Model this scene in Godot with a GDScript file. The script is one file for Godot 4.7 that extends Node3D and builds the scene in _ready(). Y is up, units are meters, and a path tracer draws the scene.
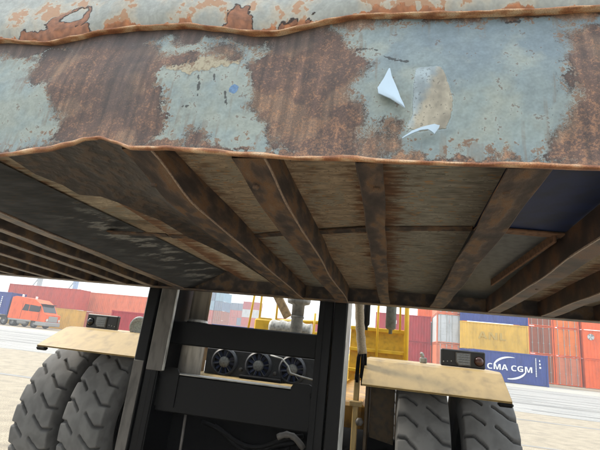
extends Node3D
# A raised, rusty shipping container seen from below, carried by a container handler in a port yard.
# Metres, y up. The container hangs on a mast that leans back by LEAN; "hung" coordinates are measured from
# the eye point along the leaning container's own axes (x along it, y up, z towards the photographer).

const EYE := Vector3(0, 1.6, 0)
const LEAN := 2.75
const D := 0.879      # near rail face
const H := 0.436      # underside of the cross members
const FAR := 3.0      # far rail
const PLY := 0.536    # underside of the plywood floor
const LEFT_END := -3.75
const RIGHT_END := 1.9

var lean := Basis(Vector3.RIGHT, deg_to_rad(-LEAN))
var mats := {}
var noise_tex := {}
var names := {}
var rng := RandomNumberGenerator.new()


# ---------------------------------------------------------------- naming
func numbered(called: String) -> String:
	var n: int = names.get(called, 0)
	names[called] = n + 1
	return called if n == 0 else "%s_%03d" % [called, n]

func thing(called: String, label: String, category: String, at := Vector3.ZERO, turn := 0.0, group := "") -> Node3D:
	var o := Node3D.new()
	o.name = numbered(called)
	add_child(o)
	o.position = at
	o.rotation.y = turn
	o.set_meta("label", label)
	o.set_meta("category", category)
	if group != "":
		o.set_meta("group", group)
	return o

func part(called: String, st: SurfaceTool, m: Material, parent: Node3D, xf := Transform3D()) -> MeshInstance3D:
	return part_mesh(called, st.commit(), m, parent, xf)

func part_mesh(called: String, mesh: Mesh, m: Material, parent: Node3D, xf := Transform3D()) -> MeshInstance3D:
	var o := MeshInstance3D.new()
	o.mesh = mesh
	o.material_override = m
	var k := 0
	var nm := called
	while parent.has_node(NodePath(nm)):
		k += 1
		nm = "%s_%03d" % [called, k]
	o.name = nm
	parent.add_child(o)
	o.transform = xf
	return o

func structure(called: String, st: SurfaceTool, m: Material, label: String) -> void:
	var o := part(called, st, m, self)
	o.set_meta("kind", "structure")
	o.set_meta("label", label)


# ---------------------------------------------------------------- mesh helpers
func tool(smooth := false) -> SurfaceTool:
	var st := SurfaceTool.new()
	st.begin(Mesh.PRIMITIVE_TRIANGLES)
	st.set_smooth_group(0 if smooth else -1)
	return st

func done(st: SurfaceTool) -> SurfaceTool:
	st.generate_normals()
	return st

func tri(st: SurfaceTool, a: Vector3, b: Vector3, c: Vector3, away: Vector3) -> void:
	var n := (c - a).cross(b - a)
	if n.dot((a + b + c) / 3.0 - away) < 0:
		var t := b
		b = c
		c = t
	for p in [a, b, c]:
		st.set_uv(Vector2(p.x, p.y))
		st.add_vertex(p)

func quad(st: SurfaceTool, a: Vector3, b: Vector3, c: Vector3, d: Vector3, away: Vector3) -> void:
	tri(st, a, b, c, away)
	tri(st, a, c, d, away)

func box(st: SurfaceTool, c: Vector3, s: Vector3, bev := 0.0, bs := Basis()) -> void:
	var h := s * 0.5
	var b := minf(bev, minf(h.x, minf(h.y, h.z)) * 0.8)
	var ax := [Vector3(1, 0, 0), Vector3(0, 1, 0), Vector3(0, 0, 1)]
	for i in 3:
		var u: Vector3 = ax[i]
		var v: Vector3 = ax[(i + 1) % 3]
		var w: Vector3 = ax[(i + 2) % 3]
		var hv := v.dot(h) - b
		var hw := w.dot(h) - b
		for sg in [-1.0, 1.0]:
			var o: Vector3 = u * u.dot(h) * sg
			quad(st, c + bs * (o + v * hv + w * hw), c + bs * (o - v * hv + w * hw), c + bs * (o - v * hv - w * hw), c + bs * (o + v * hv - w * hw), c)
		if b > 0:
			var lu := u.dot(h) - b
			for sv in [-1.0, 1.0]:
				for sw in [-1.0, 1.0]:
					var e1: Vector3 = v * (hv + b) * sv + w * hw * sw
					var e2: Vector3 = v * hv * sv + w * (hw + b) * sw
					quad(st, c + bs * (e1 + u * lu), c + bs * (e1 - u * lu), c + bs * (e2 - u * lu), c + bs * (e2 + u * lu), c)
	if b > 0:
		for sx in [-1.0, 1.0]:
			for sy in [-1.0, 1.0]:
				for sz in [-1.0, 1.0]:
					var k := Vector3(sx * (h.x - b), sy * (h.y - b), sz * (h.z - b))
					tri(st, c + bs * (k + Vector3(sx * b, 0, 0)), c + bs * (k + Vector3(0, sy * b, 0)), c + bs * (k + Vector3(0, 0, sz * b)), c)

func span(st: SurfaceTool, a: Vector3, b: Vector3, bev := 0.0) -> void:
	box(st, (a + b) * 0.5, (b - a).abs(), bev)

func frame_of(dir: Vector3) -> Basis:
	var y := dir.normalized()
	var x := y.cross(Vector3(0, 0, 1) if absf(y.z) < 0.9 else Vector3(1, 0, 0)).normalized()
	return Basis(x, y, x.cross(y))

func bar(st: SurfaceTool, a: Vector3, b: Vector3, w: float, dd: float, bev := 0.0) -> void:
	box(st, (a + b) * 0.5, Vector3(w, a.distance_to(b), dd), bev, frame_of(b - a))

func tube(st: SurfaceTool, pts: Array, r: float, n := 10, wobble := 0.0) -> void:
	var rings := []
	for i in pts.size():
		var dir: Vector3 = pts[mini(i + 1, pts.size() - 1)] - pts[maxi(i - 1, 0)]
		var bs := frame_of(dir)
		var ring := []
		var rr := r * (1.0 + wobble * sin(i * 2.7))
		for k in n:
			var a := TAU * k / n
			ring.append(pts[i] + bs * Vector3(cos(a) * rr, 0, sin(a) * rr))
		rings.append(ring)
	for i in pts.size() - 1:
		var mid: Vector3 = (pts[i] + pts[i + 1]) * 0.5
		for k in n:
			quad(st, rings[i][k], rings[i][(k + 1) % n], rings[i + 1][(k + 1) % n], rings[i + 1][k], mid)
	for e in [0, pts.size() - 1]:
		var inner: Vector3 = pts[1] if e == 0 else pts[e - 1]
		for k in n:
			tri(st, pts[e], rings[e][k], rings[e][(k + 1) % n], inner)

func lathe(st: SurfaceTool, prof: Array, n: int, xf: Transform3D, close := false) -> void:
	# prof: Vector2(radius, height along the local y axis)
	var m := prof.size()
	var mid := Vector2.ZERO
	for p in prof:
		mid += p / m
	for j in (m if close else m - 1):
		var p: Vector2 = prof[j]
		var q: Vector2 = prof[(j + 1) % m]
		for k in n:
			var a := TAU * k / n
			var b := TAU * (k + 1) / n
			var away := xf * (Vector3(cos(a) * mid.x, mid.y, sin(a) * mid.x) if close else Vector3(0, mid.y, 0))
			quad(st, xf * Vector3(cos(a) * p.x, p.y, sin(a) * p.x), xf * Vector3(cos(b) * p.x, p.y, sin(b) * p.x), xf * Vector3(cos(b) * q.x, q.y, sin(b) * q.x), xf * Vector3(cos(a) * q.x, q.y, sin(a) * q.x), away)

func prism(st: SurfaceTool, poly: PackedVector2Array, z0: float, z1: float, xf: Transform3D) -> void:
	var idx := Geometry2D.triangulate_polygon(poly)
	var mid := Vector2.ZERO
	for p in poly:
		mid += p / poly.size()
	var c := Vector3(mid.x, mid.y, (z0 + z1) * 0.5)
	for i in range(0, idx.size(), 3):
		for z in [z0, z1]:
			var a := poly[idx[i]]
			var b := poly[idx[i + 1]]
			var d := poly[idx[i + 2]]
			var off := Vector3(0, 0, 1 if z > c.z else -1)
			tri(st, xf * Vector3(a.x, a.y, z), xf * Vector3(b.x, b.y, z), xf * Vector3(d.x, d.y, z), xf * (Vector3((a.x + b.x + d.x) / 3, (a.y + b.y + d.y) / 3, z) - off))
	for i in poly.size():
		var p := poly[i]
		var q := poly[(i + 1) % poly.size()]
		var nrm := (q - p).orthogonal()
		if Geometry2D.is_point_in_polygon((p + q) * 0.5 + nrm.normalized() * 0.0005, poly):
			nrm = -nrm
		var e := (p + q) * 0.5 - nrm.normalized()
		quad(st, xf * Vector3(p.x, p.y, z0), xf * Vector3(q.x, q.y, z0), xf * Vector3(q.x, q.y, z1), xf * Vector3(p.x, p.y, z1), xf * Vector3(e.x, e.y, c.z))

func at_x(pts: Array, x: float) -> float:
	# piecewise curve y(x), smoothed between its points
	if x <= pts[0].x:
		return pts[0].y
	for i in pts.size() - 1:
		if x <= pts[i + 1].x:
			var t: float = (x - pts[i].x) / (pts[i + 1].x - pts[i].x)
			return lerpf(pts[i].y, pts[i + 1].y, t * t * (3 - 2 * t) * 0.5 + t * 0.5)
	return pts[pts.size() - 1].y

func grid(st: SurfaceTool, nx: int, ny: int, f: Callable, g: Callable) -> void:
	# a smooth sheet: f(i, j) gives the point, g(i, j) its texture place
	for j in ny + 1:
		for i in nx + 1:
			st.set_uv(g.call(i, j))
			st.add_vertex(f.call(i, j))
	for j in ny:
		for i in nx:
			var a := j * (nx + 1) + i
			for k in [a, a + 1, a + nx + 2, a, a + nx + 2, a + nx + 1]:
				st.add_index(k)


# ---------------------------------------------------------------- materials
func fbm(sd: int, freq: float, oct := 4, kind := FastNoiseLite.TYPE_SIMPLEX_SMOOTH) -> FastNoiseLite:
	var n := FastNoiseLite.new()
	n.seed = sd
	n.frequency = freq
	n.noise_type = kind
	n.fractal_octaves = oct
	n.fractal_type = FastNoiseLite.FRACTAL_FBM
	return n

func ntex(key: String, sd: int, freq: float, oct: int, stops: Array, size := 512) -> NoiseTexture2D:
	if noise_tex.has(key):
		return noise_tex[key]
	var t := NoiseTexture2D.new()
	t.width = size
	t.height = size
	t.seamless = true
	t.noise = fbm(sd, freq, oct)
	var g := Gradient.new()
	var offs := PackedFloat32Array()
	var cols := PackedColorArray()
	for s in stops:
		offs.append(s[0])
		cols.append(s[1] if s[1] is Color else Color(s[1], s[1], s[1]))
	g.offsets = offs
	g.colors = cols
	t.color_ramp = g
	noise_tex[key] = t
	return t

func worn(key: String, base: Color, tex: NoiseTexture2D, scale: Vector3, rough := 0.7, metal := 0.0, bump := 0.0, fine: NoiseTexture2D = null) -> StandardMaterial3D:
	if mats.has(key):
		return mats[key]
	var m := StandardMaterial3D.new()
	m.resource_name = key
	m.albedo_color = base
	m.albedo_texture = tex
	m.uv1_triplanar = true
	m.uv1_scale = scale
	m.roughness = rough
	m.metallic = metal
	if bump > 0:
		m.heightmap_enabled = true
		m.heightmap_texture = tex
		m.heightmap_scale = bump
	if fine != null:
		m.detail_enabled = true
		m.detail_albedo = fine
		m.detail_blend_mode = BaseMaterial3D.BLEND_MODE_MUL
		m.detail_uv_layer = BaseMaterial3D.DETAIL_UV_2
		m.uv2_triplanar = true
		m.uv2_scale = scale * 6.3
	mats[key] = m
	return m

func plain(key: String, c: Color, rough := 0.5, metal := 0.0) -> StandardMaterial3D:
	if mats.has(key):
		return mats[key]
	var m := StandardMaterial3D.new()
	m.resource_name = key
	m.albedo_color = c
	m.roughness = rough
	m.metallic = metal
	mats[key] = m
	return m

func grime() -> NoiseTexture2D:
	return ntex("grime", 11, 0.012, 5, [[0.0, 0.62], [0.4, 0.86], [0.6, 0.97], [1.0, 1.0]])

func speck() -> NoiseTexture2D:
	return ntex("speck", 23, 0.06, 4, [[0.0, 0.55], [0.35, 0.85], [0.6, 1.0], [1.0, 1.0]])

func paint(key: String, c: Color) -> StandardMaterial3D:
	return worn("paint " + key, c, ntex("faded", 13, 0.012, 5, [[0.0, 0.80], [0.45, 0.93], [1.0, 1.0]]), Vector3(0.16, 0.10, 0.16), 0.55)

func sd_poly(p: Vector2, poly: PackedVector2Array) -> float:
	var best := 1e9
	var n := poly.size()
	for i in n:
		var q := Geometry2D.get_closest_point_to_segment(p, poly[i], poly[(i + 1) % n])
		best = minf(best, p.distance_squared_to(q))
	best = sqrt(best)
	return -best if Geometry2D.is_point_in_polygon(p, poly) else best

func poly(a: Array) -> PackedVector2Array:
	var o := PackedVector2Array()
	for i in range(0, a.size(), 2):
		o.append(Vector2(a[i], a[i + 1]))
	return o

class Field:
	# distances to a set of outlines, worked out coarsely and read back smoothly
	var w := 0
	var h := 0
	var v := PackedFloat32Array()
	func at(u: float, t: float) -> float:
		var x := clampf(u * (w - 1), 0, w - 1.001)
		var y := clampf(t * (h - 1), 0, h - 1.001)
		var i := int(x)
		var j := int(y)
		var fx := x - i
		var fy := y - j
		var k := j * w + i
		return lerpf(lerpf(v[k], v[k + 1], fx), lerpf(v[k + w], v[k + w + 1], fx), fy)

func field(polys: Array, x0: float, x1: float, y0: float, y1: float, w: int, h: int) -> Field:
	var f := Field.new()
	f.w = w
	f.h = h
	f.v.resize(w * h)
	for j in h:
		for i in w:
			var p := Vector2(lerpf(x0, x1, float(i) / (w - 1)), lerpf(y0, y1, float(j) / (h - 1)))
			var best := 1e9
			for q in polys:
				best = minf(best, sd_poly(p, q))
			f.v[j * w + i] = best
	return f

func near_lines(p: Vector2, lines: Array) -> float:
	var best := 1e9
	for l in lines:
		for i in l.size() - 1:
			best = minf(best, p.distance_to(Geometry2D.get_closest_point_to_segment(p, l[i], l[i + 1])))
	return best


# ---------------------------------------------------------------- the raised container's curves
var lip_pts := []
var low_pts := []

func curves() -> void:
	for p in [[-1.236, 0.871], [-1.156, 0.858], [-1.061, 0.848], [-0.979, 0.864], [-0.882, 0.886], [-0.785, 0.897], [-0.72, 0.895], [-0.624, 0.887], [-0.514, 0.864], [-0.409, 0.84], [-0.339, 0.836], [-0.273, 0.849], [-0.195, 0.865], [-0.119, 0.874], [-0.019, 0.869], [0.1, 0.861], [0.212, 0.857], [0.319, 0.853], [0.7, 0.85]]:
		lip_pts.append(Vector2(p[0], p[1]))
	for p in [[-1.2, 0.443], [-1.072, 0.449], [-0.931, 0.465], [-0.859, 0.484], [-0.819, 0.501], [-0.774, 0.504], [-0.725, 0.491], [-0.676, 0.473], [-0.619, 0.471], [-0.578, 0.472], [-0.481, 0.463], [-0.351, 0.453], [-0.228, 0.446], [-0.113, 0.444], [-0.003, 0.438], [0.2, 0.433], [0.383, 0.428]]:
		low_pts.append(Vector2(p[0], p[1]))

func lip_y(x: float) -> float:
	return at_x(lip_pts, x)

func low_y(x: float) -> float:
	return at_x(low_pts, x)

func bow(x: float, t: float) -> float:
	# how far the dented rail face stands out (t: 0 at its foot, 1 under the lip)
	var b := -0.034 * smoothstep(0.45, 1.0, t) + 0.006 * smoothstep(0.15, 0.0, t)
	b -= 0.012 * exp(-pow((x + 0.77) / 0.16, 2)) * (0.35 + 0.65 * t)
	b -= 0.012 * exp(-pow((x + 0.22) / 0.12, 2)) * sin(t * PI)
	b += 0.005 * sin(x * 7.0 + 1.0) * sin(t * PI)
	return b

func rail_material() -> StandardMaterial3D:
	var x0 := -1.3
	var x1 := 0.7
	var y0 := 0.41
	var y1 := 0.91
	var w := 1792
	var h := 448
	var rust := field([
		poly([-1.105, 0.80, -1.072, 0.726, -1.018, 0.689, -0.974, 0.641, -0.935, 0.601, -0.918, 0.569, -0.916, 0.516, -0.85, 0.49, -0.803, 0.49, -0.68, 0.475, -0.625, 0.49, -0.596, 0.528, -0.622, 0.603, -0.66, 0.666, -0.65, 0.727, -0.56, 0.765, -0.454, 0.775, -0.46, 0.80, -0.673, 0.79, -0.697, 0.80, -0.75, 0.86, -0.81, 0.87, -0.969, 0.84]),
		poly([-0.398, 0.733, -0.364, 0.685, -0.379, 0.641, -0.362, 0.597, -0.336, 0.559, -0.311, 0.526, -0.282, 0.49, -0.23, 0.452, -0.103, 0.452, -0.098, 0.498, -0.093, 0.55, -0.113, 0.604, -0.128, 0.646, -0.11, 0.674, -0.096, 0.717, -0.125, 0.778, -0.179, 0.829, -0.245, 0.838, -0.297, 0.83, -0.348, 0.81, -0.365, 0.762]),
		poly([0.365, 0.80, 0.349, 0.693, 0.36, 0.628, 0.344, 0.567, 0.317, 0.496, 0.299, 0.455, 0.385, 0.42, 0.75, 0.42, 0.75, 0.80]),
		poly([-0.041, 0.545, -0.003, 0.54, -0.012, 0.51, -0.005, 0.477, -0.035, 0.472, -0.030, 0.51]),
		poly([-0.515, 0.512, -0.49, 0.512, -0.488, 0.488, -0.51, 0.49]),
		poly([-0.08, 0.53, -0.06, 0.53, -0.065, 0.46, -0.085, 0.46]),
	], x0, x1, y0, y1, 260, 66)
	var cream := field([poly([-0.656, 0.753, -0.615, 0.771, -0.542, 0.779, -0.471, 0.785, -0.446, 0.751, -0.474, 0.721, -0.513, 0.701, -0.561, 0.725, -0.603, 0.718, -0.643, 0.723])], x0, x1, y0, y1, 260, 66)
	var bare := field([poly([0.02, 0.688, 0.078, 0.691, 0.092, 0.652, 0.107, 0.60, 0.105, 0.572, 0.09, 0.527, 0.037, 0.517, 0.005, 0.523, 0.018, 0.57, 0.022, 0.63])], x0, x1, y0, y1, 260, 66)
	var spot := field([poly([-0.432, 0.672, -0.414, 0.654, -0.422, 0.632, -0.44, 0.645])], x0, x1, y0, y1, 260, 66)
	var cracks := field([
		poly([-0.122, 0.769, -0.082, 0.768, -0.062, 0.753, -0.083, 0.765]), poly([-0.054, 0.735, -0.018, 0.718, 0.005, 0.711, -0.02, 0.715]),
		poly([-0.541, 0.715, -0.525, 0.676, -0.522, 0.63, -0.527, 0.676]), poly([-0.449, 0.643, -0.436, 0.595, -0.44, 0.615]), poly([-0.558, 0.598, -0.54, 0.601, -0.526, 0.593, -0.54, 0.598]),
		poly([-0.49, 0.70, -0.484, 0.67, -0.487, 0.68]), poly([0.235, 0.836, 0.265, 0.84, 0.26, 0.834]),
	], x0, x1, y0, y1, 520, 130)
	var n1 := fbm(5, 0.010, 5)
	var n2 := fbm(6, 0.035, 4)
	var n3 := fbm(7, 0.12, 3)
	var n4 := fbm(8, 0.006, 3)
	var n5 := fbm(19, 0.35, 2)
	var nc := FastNoiseLite.new()
	nc.seed = 9
	nc.frequency = 0.022
	nc.noise_type = FastNoiseLite.TYPE_CELLULAR
	nc.cellular_return_type = FastNoiseLite.RETURN_DISTANCE2_SUB
	var im := Image.create(w, h, false, Image.FORMAT_RGB8)
	var hm := Image.create(w, h, false, Image.FORMAT_RGB8)
	var paint_a := Color(0.49, 0.545, 0.54)
	var paint_lip_shade := Color(0.395, 0.46, 0.49)
	var paint_c := Color(0.545, 0.575, 0.54)
	var rust_a := Color(0.29, 0.215, 0.18)
	var rust_b := Color(0.39, 0.29, 0.23)
	var rust_c := Color(0.53, 0.38, 0.265)
	for j in h:
		var t := float(j) / (h - 1)
		var y := lerpf(y1, y0, t)
		var tf := 1.0 - t
		for i in w:
			var u := float(i) / (w - 1)
			var x := lerpf(x0, x1, u)
			var a := n1.get_noise_2d(i, j)
			var b := n2.get_noise_2d(i, j)
			var c := n3.get_noise_2d(i, j)
			var e := n4.get_noise_2d(i, j)
			var g5 := n5.get_noise_2d(i, j)
			# uneven old paint; darker blue at the upper right paints in shade below the lip
			var blue := clampf(smoothstep(0.55, 0.82, y) * smoothstep(-0.2, 0.15, x) + e * 0.7 + 0.1, 0, 1)
			var col := paint_a.lerp(paint_lip_shade, blue)
			col = col.lerp(paint_c, clampf(0.25 + a * 1.1 - blue * 0.5 + (0.3 if x < -0.3 else 0.0), 0, 0.8))
			col = col * (1.0 + b * 0.10 + c * 0.07)
			var ht := 0.72 + b * 0.03 + c * 0.02
			# paint blisters and hair cracks on the chalky right half
			var cell := nc.get_noise_2d(i, j * 1.6) + 1.0
			if x > 0.12 and x < 0.36 and y < 0.66 and cell < 0.045 + a * 0.05 and b > -0.05:
				col = col * 0.72
				ht -= 0.12
			if c * 0.6 + b > 0.54 and a > 0.0:
				col = col.lerp(rust_a, 0.5)
			# cream undercoat, bare metal, blue spot
			var dc := cream.at(u, tf) + a * 0.035 + b * 0.02
			if dc < 0:
				col = Color(0.60, 0.57, 0.48).lerp(Color(0.47, 0.42, 0.33), clampf(0.3 + b * 1.6 + c, 0, 1))
				ht = 0.60 + b * 0.05
			elif dc < 0.006:
				col = col * 0.86
			var db := bare.at(u, tf) + a * 0.006 + c * 0.002
			if db < 0:
				var left := smoothstep(0.055, 0.03, x + (y - 0.6) * -0.35 + b * 0.01)
				col = Color(0.575, 0.555, 0.495).lerp(Color(0.53, 0.585, 0.605), left) * (1.0 + b * 0.14 + 0.2 * a + 0.08 * n2.get_noise_2d(i * 1.6, j * 0.25))
				if c + b * 0.6 > 0.52:
					col = col * 0.75
				ht = 0.56
			elif db < 0.0035:
				ht = 0.95
				col = col * 1.06
			var ds := spot.at(u, tf) + b * 0.004
			if ds < 0:
				col = Color(0.33, 0.46, 0.60) * (1.0 + c * 0.2)
			# rust
			var near_foot := y - low_y(x)
			var near_lip := lip_y(x) - y
			var dr := rust.at(u, tf) + a * 0.040 + b * 0.013 + c * 0.007
			dr = minf(dr, (near_foot - 0.016 - b * 0.03 - a * 0.04))
			dr = minf(dr, near_lip - 0.016 - a * 0.05 - (0.020 if x < -0.2 else -0.010))
			var soft := 0.0035 + 0.016 * smoothstep(0.0, 0.5, e + 0.3 + a * 0.5)
			var eat := smoothstep(soft, -soft * 0.5, dr + c * 0.006 + g5 * soft * 0.9)
			if eat > 0.01:
				var k := clampf(0.40 + a * 1.0 + b * 0.5, 0, 1)
				var rc := rust_a.lerp(rust_b, k)
				rc = rc.lerp(Color(0.45, 0.36, 0.285), 0.8 * smoothstep(0.02, 0.35, e + a * 0.35))
				# granular orange scale towards the foot and on the right-hand patches
				var grain := smoothstep(0.05, 0.40, b * 0.45 + c * 0.55 + g5 * 0.25 + 0.16 * smoothstep(0.66, 0.5, y) * smoothstep(-0.4, -0.2, x))
				rc = rc.lerp(rust_c, 0.65 * grain)
				rc = rc * (1.0 + 0.26 * g5 + 0.10 * c)
				# a dark band down the left patch; stain and painted lip shade below the lip
				var band_lip_shade := 0.6 * exp(-pow((x + 0.76 + a * 0.05) / 0.07, 2)) * smoothstep(0.5, 0.62, y) + 0.7 * smoothstep(0.085 + a * 0.05, 0.04, near_lip) * smoothstep(-0.1, -0.3, x)
				rc = rc.lerp(Color(0.235, 0.205, 0.20) * (1.0 + 0.2 * g5), clampf(band_lip_shade, 0, 0.85))
				if dr > -0.005 and a < 0.08:
					rc = rc * 0.72
				col = col.lerp(rc, eat)
				ht = lerpf(ht, 0.56 + b * 0.02 + c * 0.05 + g5 * 0.06, eat)
			if dr > 0 and dr < 0.028 and b + c * 0.7 > 0.27:
				col = col.lerp(Color(0.42, 0.30, 0.215), 0.7)
				ht -= 0.06
			var dk := cracks.at(u, tf) + b * 0.005 + c * 0.002
			if dk < 0.0014:
				col = col * 0.45
				ht -= 0.2
			var run := n2.get_noise_2d(i * 1.2, j * 0.07 + 400.0)
			if dr > -0.004 and run > 0.16 and a < 0.12 and db > 0:
				col = col.lerp(Color(0.40, 0.31, 0.24), 0.38 * smoothstep(0.16, 0.4, run) * smoothstep(0.09, 0.0, dr))
			elif dr < 0:
				col = col * (1.0 + 0.35 * run)
			col = col * 0.93
			im.set_pixel(i, j, col.clamp())
			var g := clampf(ht, 0, 1)
			hm.set_pixel(i, j, Color(g, g, g))
	var m := StandardMaterial3D.new()
	m.resource_name = "chalky paint and rust"
	m.albedo_texture = ImageTexture.create_from_image(im)
	m.heightmap_enabled = true
	m.heightmap_texture = ImageTexture.create_from_image(hm)
	m.heightmap_scale = 0.34
	m.roughness = 0.62
	return m

func upper_material() -> StandardMaterial3D:
	var w := 1280
	var h := 192
	var peel := field([poly([-1.10, 0.06, -1.06, 0.11, -0.99, 0.135, -0.955, 0.12, -0.96, 0.06, -1.02, 0.03]), poly([-0.50, 0.0, -0.50, 0.06, -0.45, 0.075, -0.40, 0.11, -0.43, 0.03, -0.40, -0.02]),
		poly([-1.2, -0.02, -1.18, 0.03, -1.06, 0.05, -0.95, 0.03, -0.9, -0.02]), poly([-0.36, -0.02, -0.33, 0.03, -0.25, 0.025, -0.22, -0.02])], -1.3, 0.7, 0.0, 0.3, 260, 40)
	var peel2 := field([poly([-1.045, 0.07, -1.03, 0.10, -0.99, 0.12, -0.968, 0.11, -0.972, 0.072, -1.01, 0.06])], -1.3, 0.7, 0.0, 0.3, 260, 40)
	var n1 := fbm(15, 0.012, 5)
	var n2 := fbm(16, 0.05, 4)
	var n3 := fbm(17, 0.15, 2)
	var im := Image.create(w, h, false, Image.FORMAT_RGB8)
	var hm := Image.create(w, h, false, Image.FORMAT_RGB8)
	for j in h:
		var up := 0.3 * (1.0 - float(j) / (h - 1))
		for i in w:
			var u := float(i) / (w - 1)
			var a := n1.get_noise_2d(i, j)
			var b := n2.get_noise_2d(i, j)
			var c := n3.get_noise_2d(i, j)
			var col := Color(0.545, 0.565, 0.55).lerp(Color(0.66, 0.62, 0.55), clampf(0.3 + a * 1.5, 0, 1)) * (1.0 + b * 0.1 + c * 0.05)
			var ht := 0.7 + b * 0.03
			if a + b * 0.4 > 0.28:
				col = col.lerp(Color(0.58, 0.42, 0.30), 0.75)
			var d := peel.at(u, up / 0.3) + a * 0.03 + b * 0.01
			var d2 := peel2.at(u, up / 0.3) + b * 0.008
			if d < 0 and d2 > 0:
				col = Color(0.50, 0.33, 0.23) * (1.0 + b * 0.3)
				ht = 0.3 + b * 0.1
				if d > -0.004 or d2 < 0.003:
					col = col * 0.35
			var foot := up - 0.010 - a * 0.03 - b * 0.01
			if foot < 0:
				col = Color(0.56, 0.37, 0.24) * (1.0 + b * 0.3)
				ht = 0.45
			im.set_pixel(i, j, col.clamp())
			hm.set_pixel(i, j, Color(ht, ht, ht))
	var m := StandardMaterial3D.new()
	m.resource_name = "pale peeling paint"
	m.albedo_texture = ImageTexture.create_from_image(im)
	m.heightmap_enabled = true
	m.heightmap_texture = ImageTexture.create_from_image(hm)
	m.heightmap_scale = 0.9
	m.roughness = 0.6
	return m

func ply_material(key: String, sd: int, base: Color, stain_left: float, stain_right: float) -> StandardMaterial3D:
	# one bay of floor: grain across the bay, rust stain next to the steel, lifted veneer
	if mats.has(key):
		return mats[key]
	var w := 256
	var h := 640
	var n1 := fbm(sd, 0.02, 4)
	var n2 := fbm(sd + 1, 0.09, 4)
	var n3 := fbm(sd + 2, 0.012, 3)
	var im := Image.create(w, h, false, Image.FORMAT_RGB8)
	for j in h:
		for i in w:
			var grain := n2.get_noise_2d(i * 0.10, j * 1.0)
			var fine := n2.get_noise_2d(i * 0.3 + 900, j * 2.6)
			var a := n1.get_noise_2d(i * 0.5, j)
			var e := n3.get_noise_2d(i + 500, j)
			var col := base * (1.0 + grain * 0.30 + fine * 0.16 + a * 0.16)
			col = col.lerp(Color(0.52, 0.505, 0.46), clampf(e * 1.6, 0, 0.55))
			var ul := float(i) / w
			var s := maxf(stain_left * smoothstep(0.34, 0.0, ul + a * 0.22 + grain * 0.20), stain_right * smoothstep(0.34, 0.0, 1.0 - ul + a * 0.22 + grain * 0.2))
			col = col.lerp(Color(0.40, 0.24, 0.13) * (1.0 + grain * 0.4), clampf(s, 0, 0.85))
			if fine + grain * 0.7 > 0.42 and a > -0.1:
				col = col * 0.68
			if n2.get_noise_2d(i * 0.22 + 300, j * 1.3 + 77) > 0.40 and e > -0.1:
				col = col.lerp(Color(0.64, 0.46, 0.29), 0.65)
			im.set_pixel(i, j, col.clamp())
	var m := StandardMaterial3D.new()
	m.resource_name = key
	m.albedo_texture = ImageTexture.create_from_image(im)
	m.heightmap_enabled = true
	m.heightmap_texture = m.albedo_texture
	m.heightmap_scale = 0.25
	m.roughness = 0.85
	mats[key] = m
	return m

func scraped_material() -> StandardMaterial3D:
	var w := 1024
	var h := 128
	var n1 := fbm(31, 0.018, 5)
	var n2 := fbm(32, 0.07, 4)
	var im := Image.create(w, h, false, Image.FORMAT_RGB8)
	for j in h:
		for i in w:
			var u := float(i) / w
			var v := float(j) / h
			var a := n1.get_noise_2d(i * 0.9 + j * 1.6, j * 0.9)
			var b := n2.get_noise_2d(i * 1.2 + j * 1.6, j * 0.5)
			var col := Color(0.26, 0.265, 0.275) * (1.0 + a * 0.3 + b * 0.2)
			var zone := smoothstep(0.26, 0.42, u) * smoothstep(0.85, 0.35, v) * smoothstep(0.0, 0.08, v)
			col = col.lerp(Color(0.54, 0.54, 0.53), 0.95 * zone * smoothstep(0.06, 0.30, a + b * 0.5))
			if b > 0.42:
				col = col.lerp(Color(0.32, 0.25, 0.2), 0.6)
			im.set_pixel(i, j, col.clamp())
	var m := StandardMaterial3D.new()
	m.resource_name = "scraped dark paint"
	m.albedo_texture = ImageTexture.create_from_image(im)
	m.roughness = 0.6
	return m

func rust_steel() -> StandardMaterial3D:
	return worn("rusty steel", Color(0.46, 0.44, 0.435), ntex("rust", 41, 0.010, 8, [[0.0, Color(0.40, 0.34, 0.32)], [0.34, Color(0.56, 0.48, 0.44)], [0.5, Color(0.70, 0.59, 0.51)], [0.62, Color(0.86, 0.72, 0.58)], [0.74, Color(0.92, 0.70, 0.48)], [1.0, Color(0.98, 0.86, 0.72)]]), Vector3(2.6, 2.6, 1.1), 0.75, 0.0, 0.5, speck())

func dark_steel() -> StandardMaterial3D:
	return worn("dark old steel", Color(0.47, 0.48, 0.50), ntex("rust", 0, 0, 0, []), Vector3(1.7, 1.7, 1.7), 0.5, 0.0, 0.3, speck())

func lip_rust() -> StandardMaterial3D:
	return worn("bare rusty edge", Color(0.95, 0.88, 0.81), ntex("edge", 47, 0.02, 7, [[0.0, Color(0.38, 0.25, 0.18)], [0.36, Color(0.60, 0.41, 0.29)], [0.5, Color(0.74, 0.57, 0.43)], [0.68, Color(0.86, 0.78, 0.68)], [1.0, Color(0.88, 0.87, 0.83)]]), Vector3(1.1, 2.2, 2.2), 0.6, 0.0, 0.15, speck())


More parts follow.
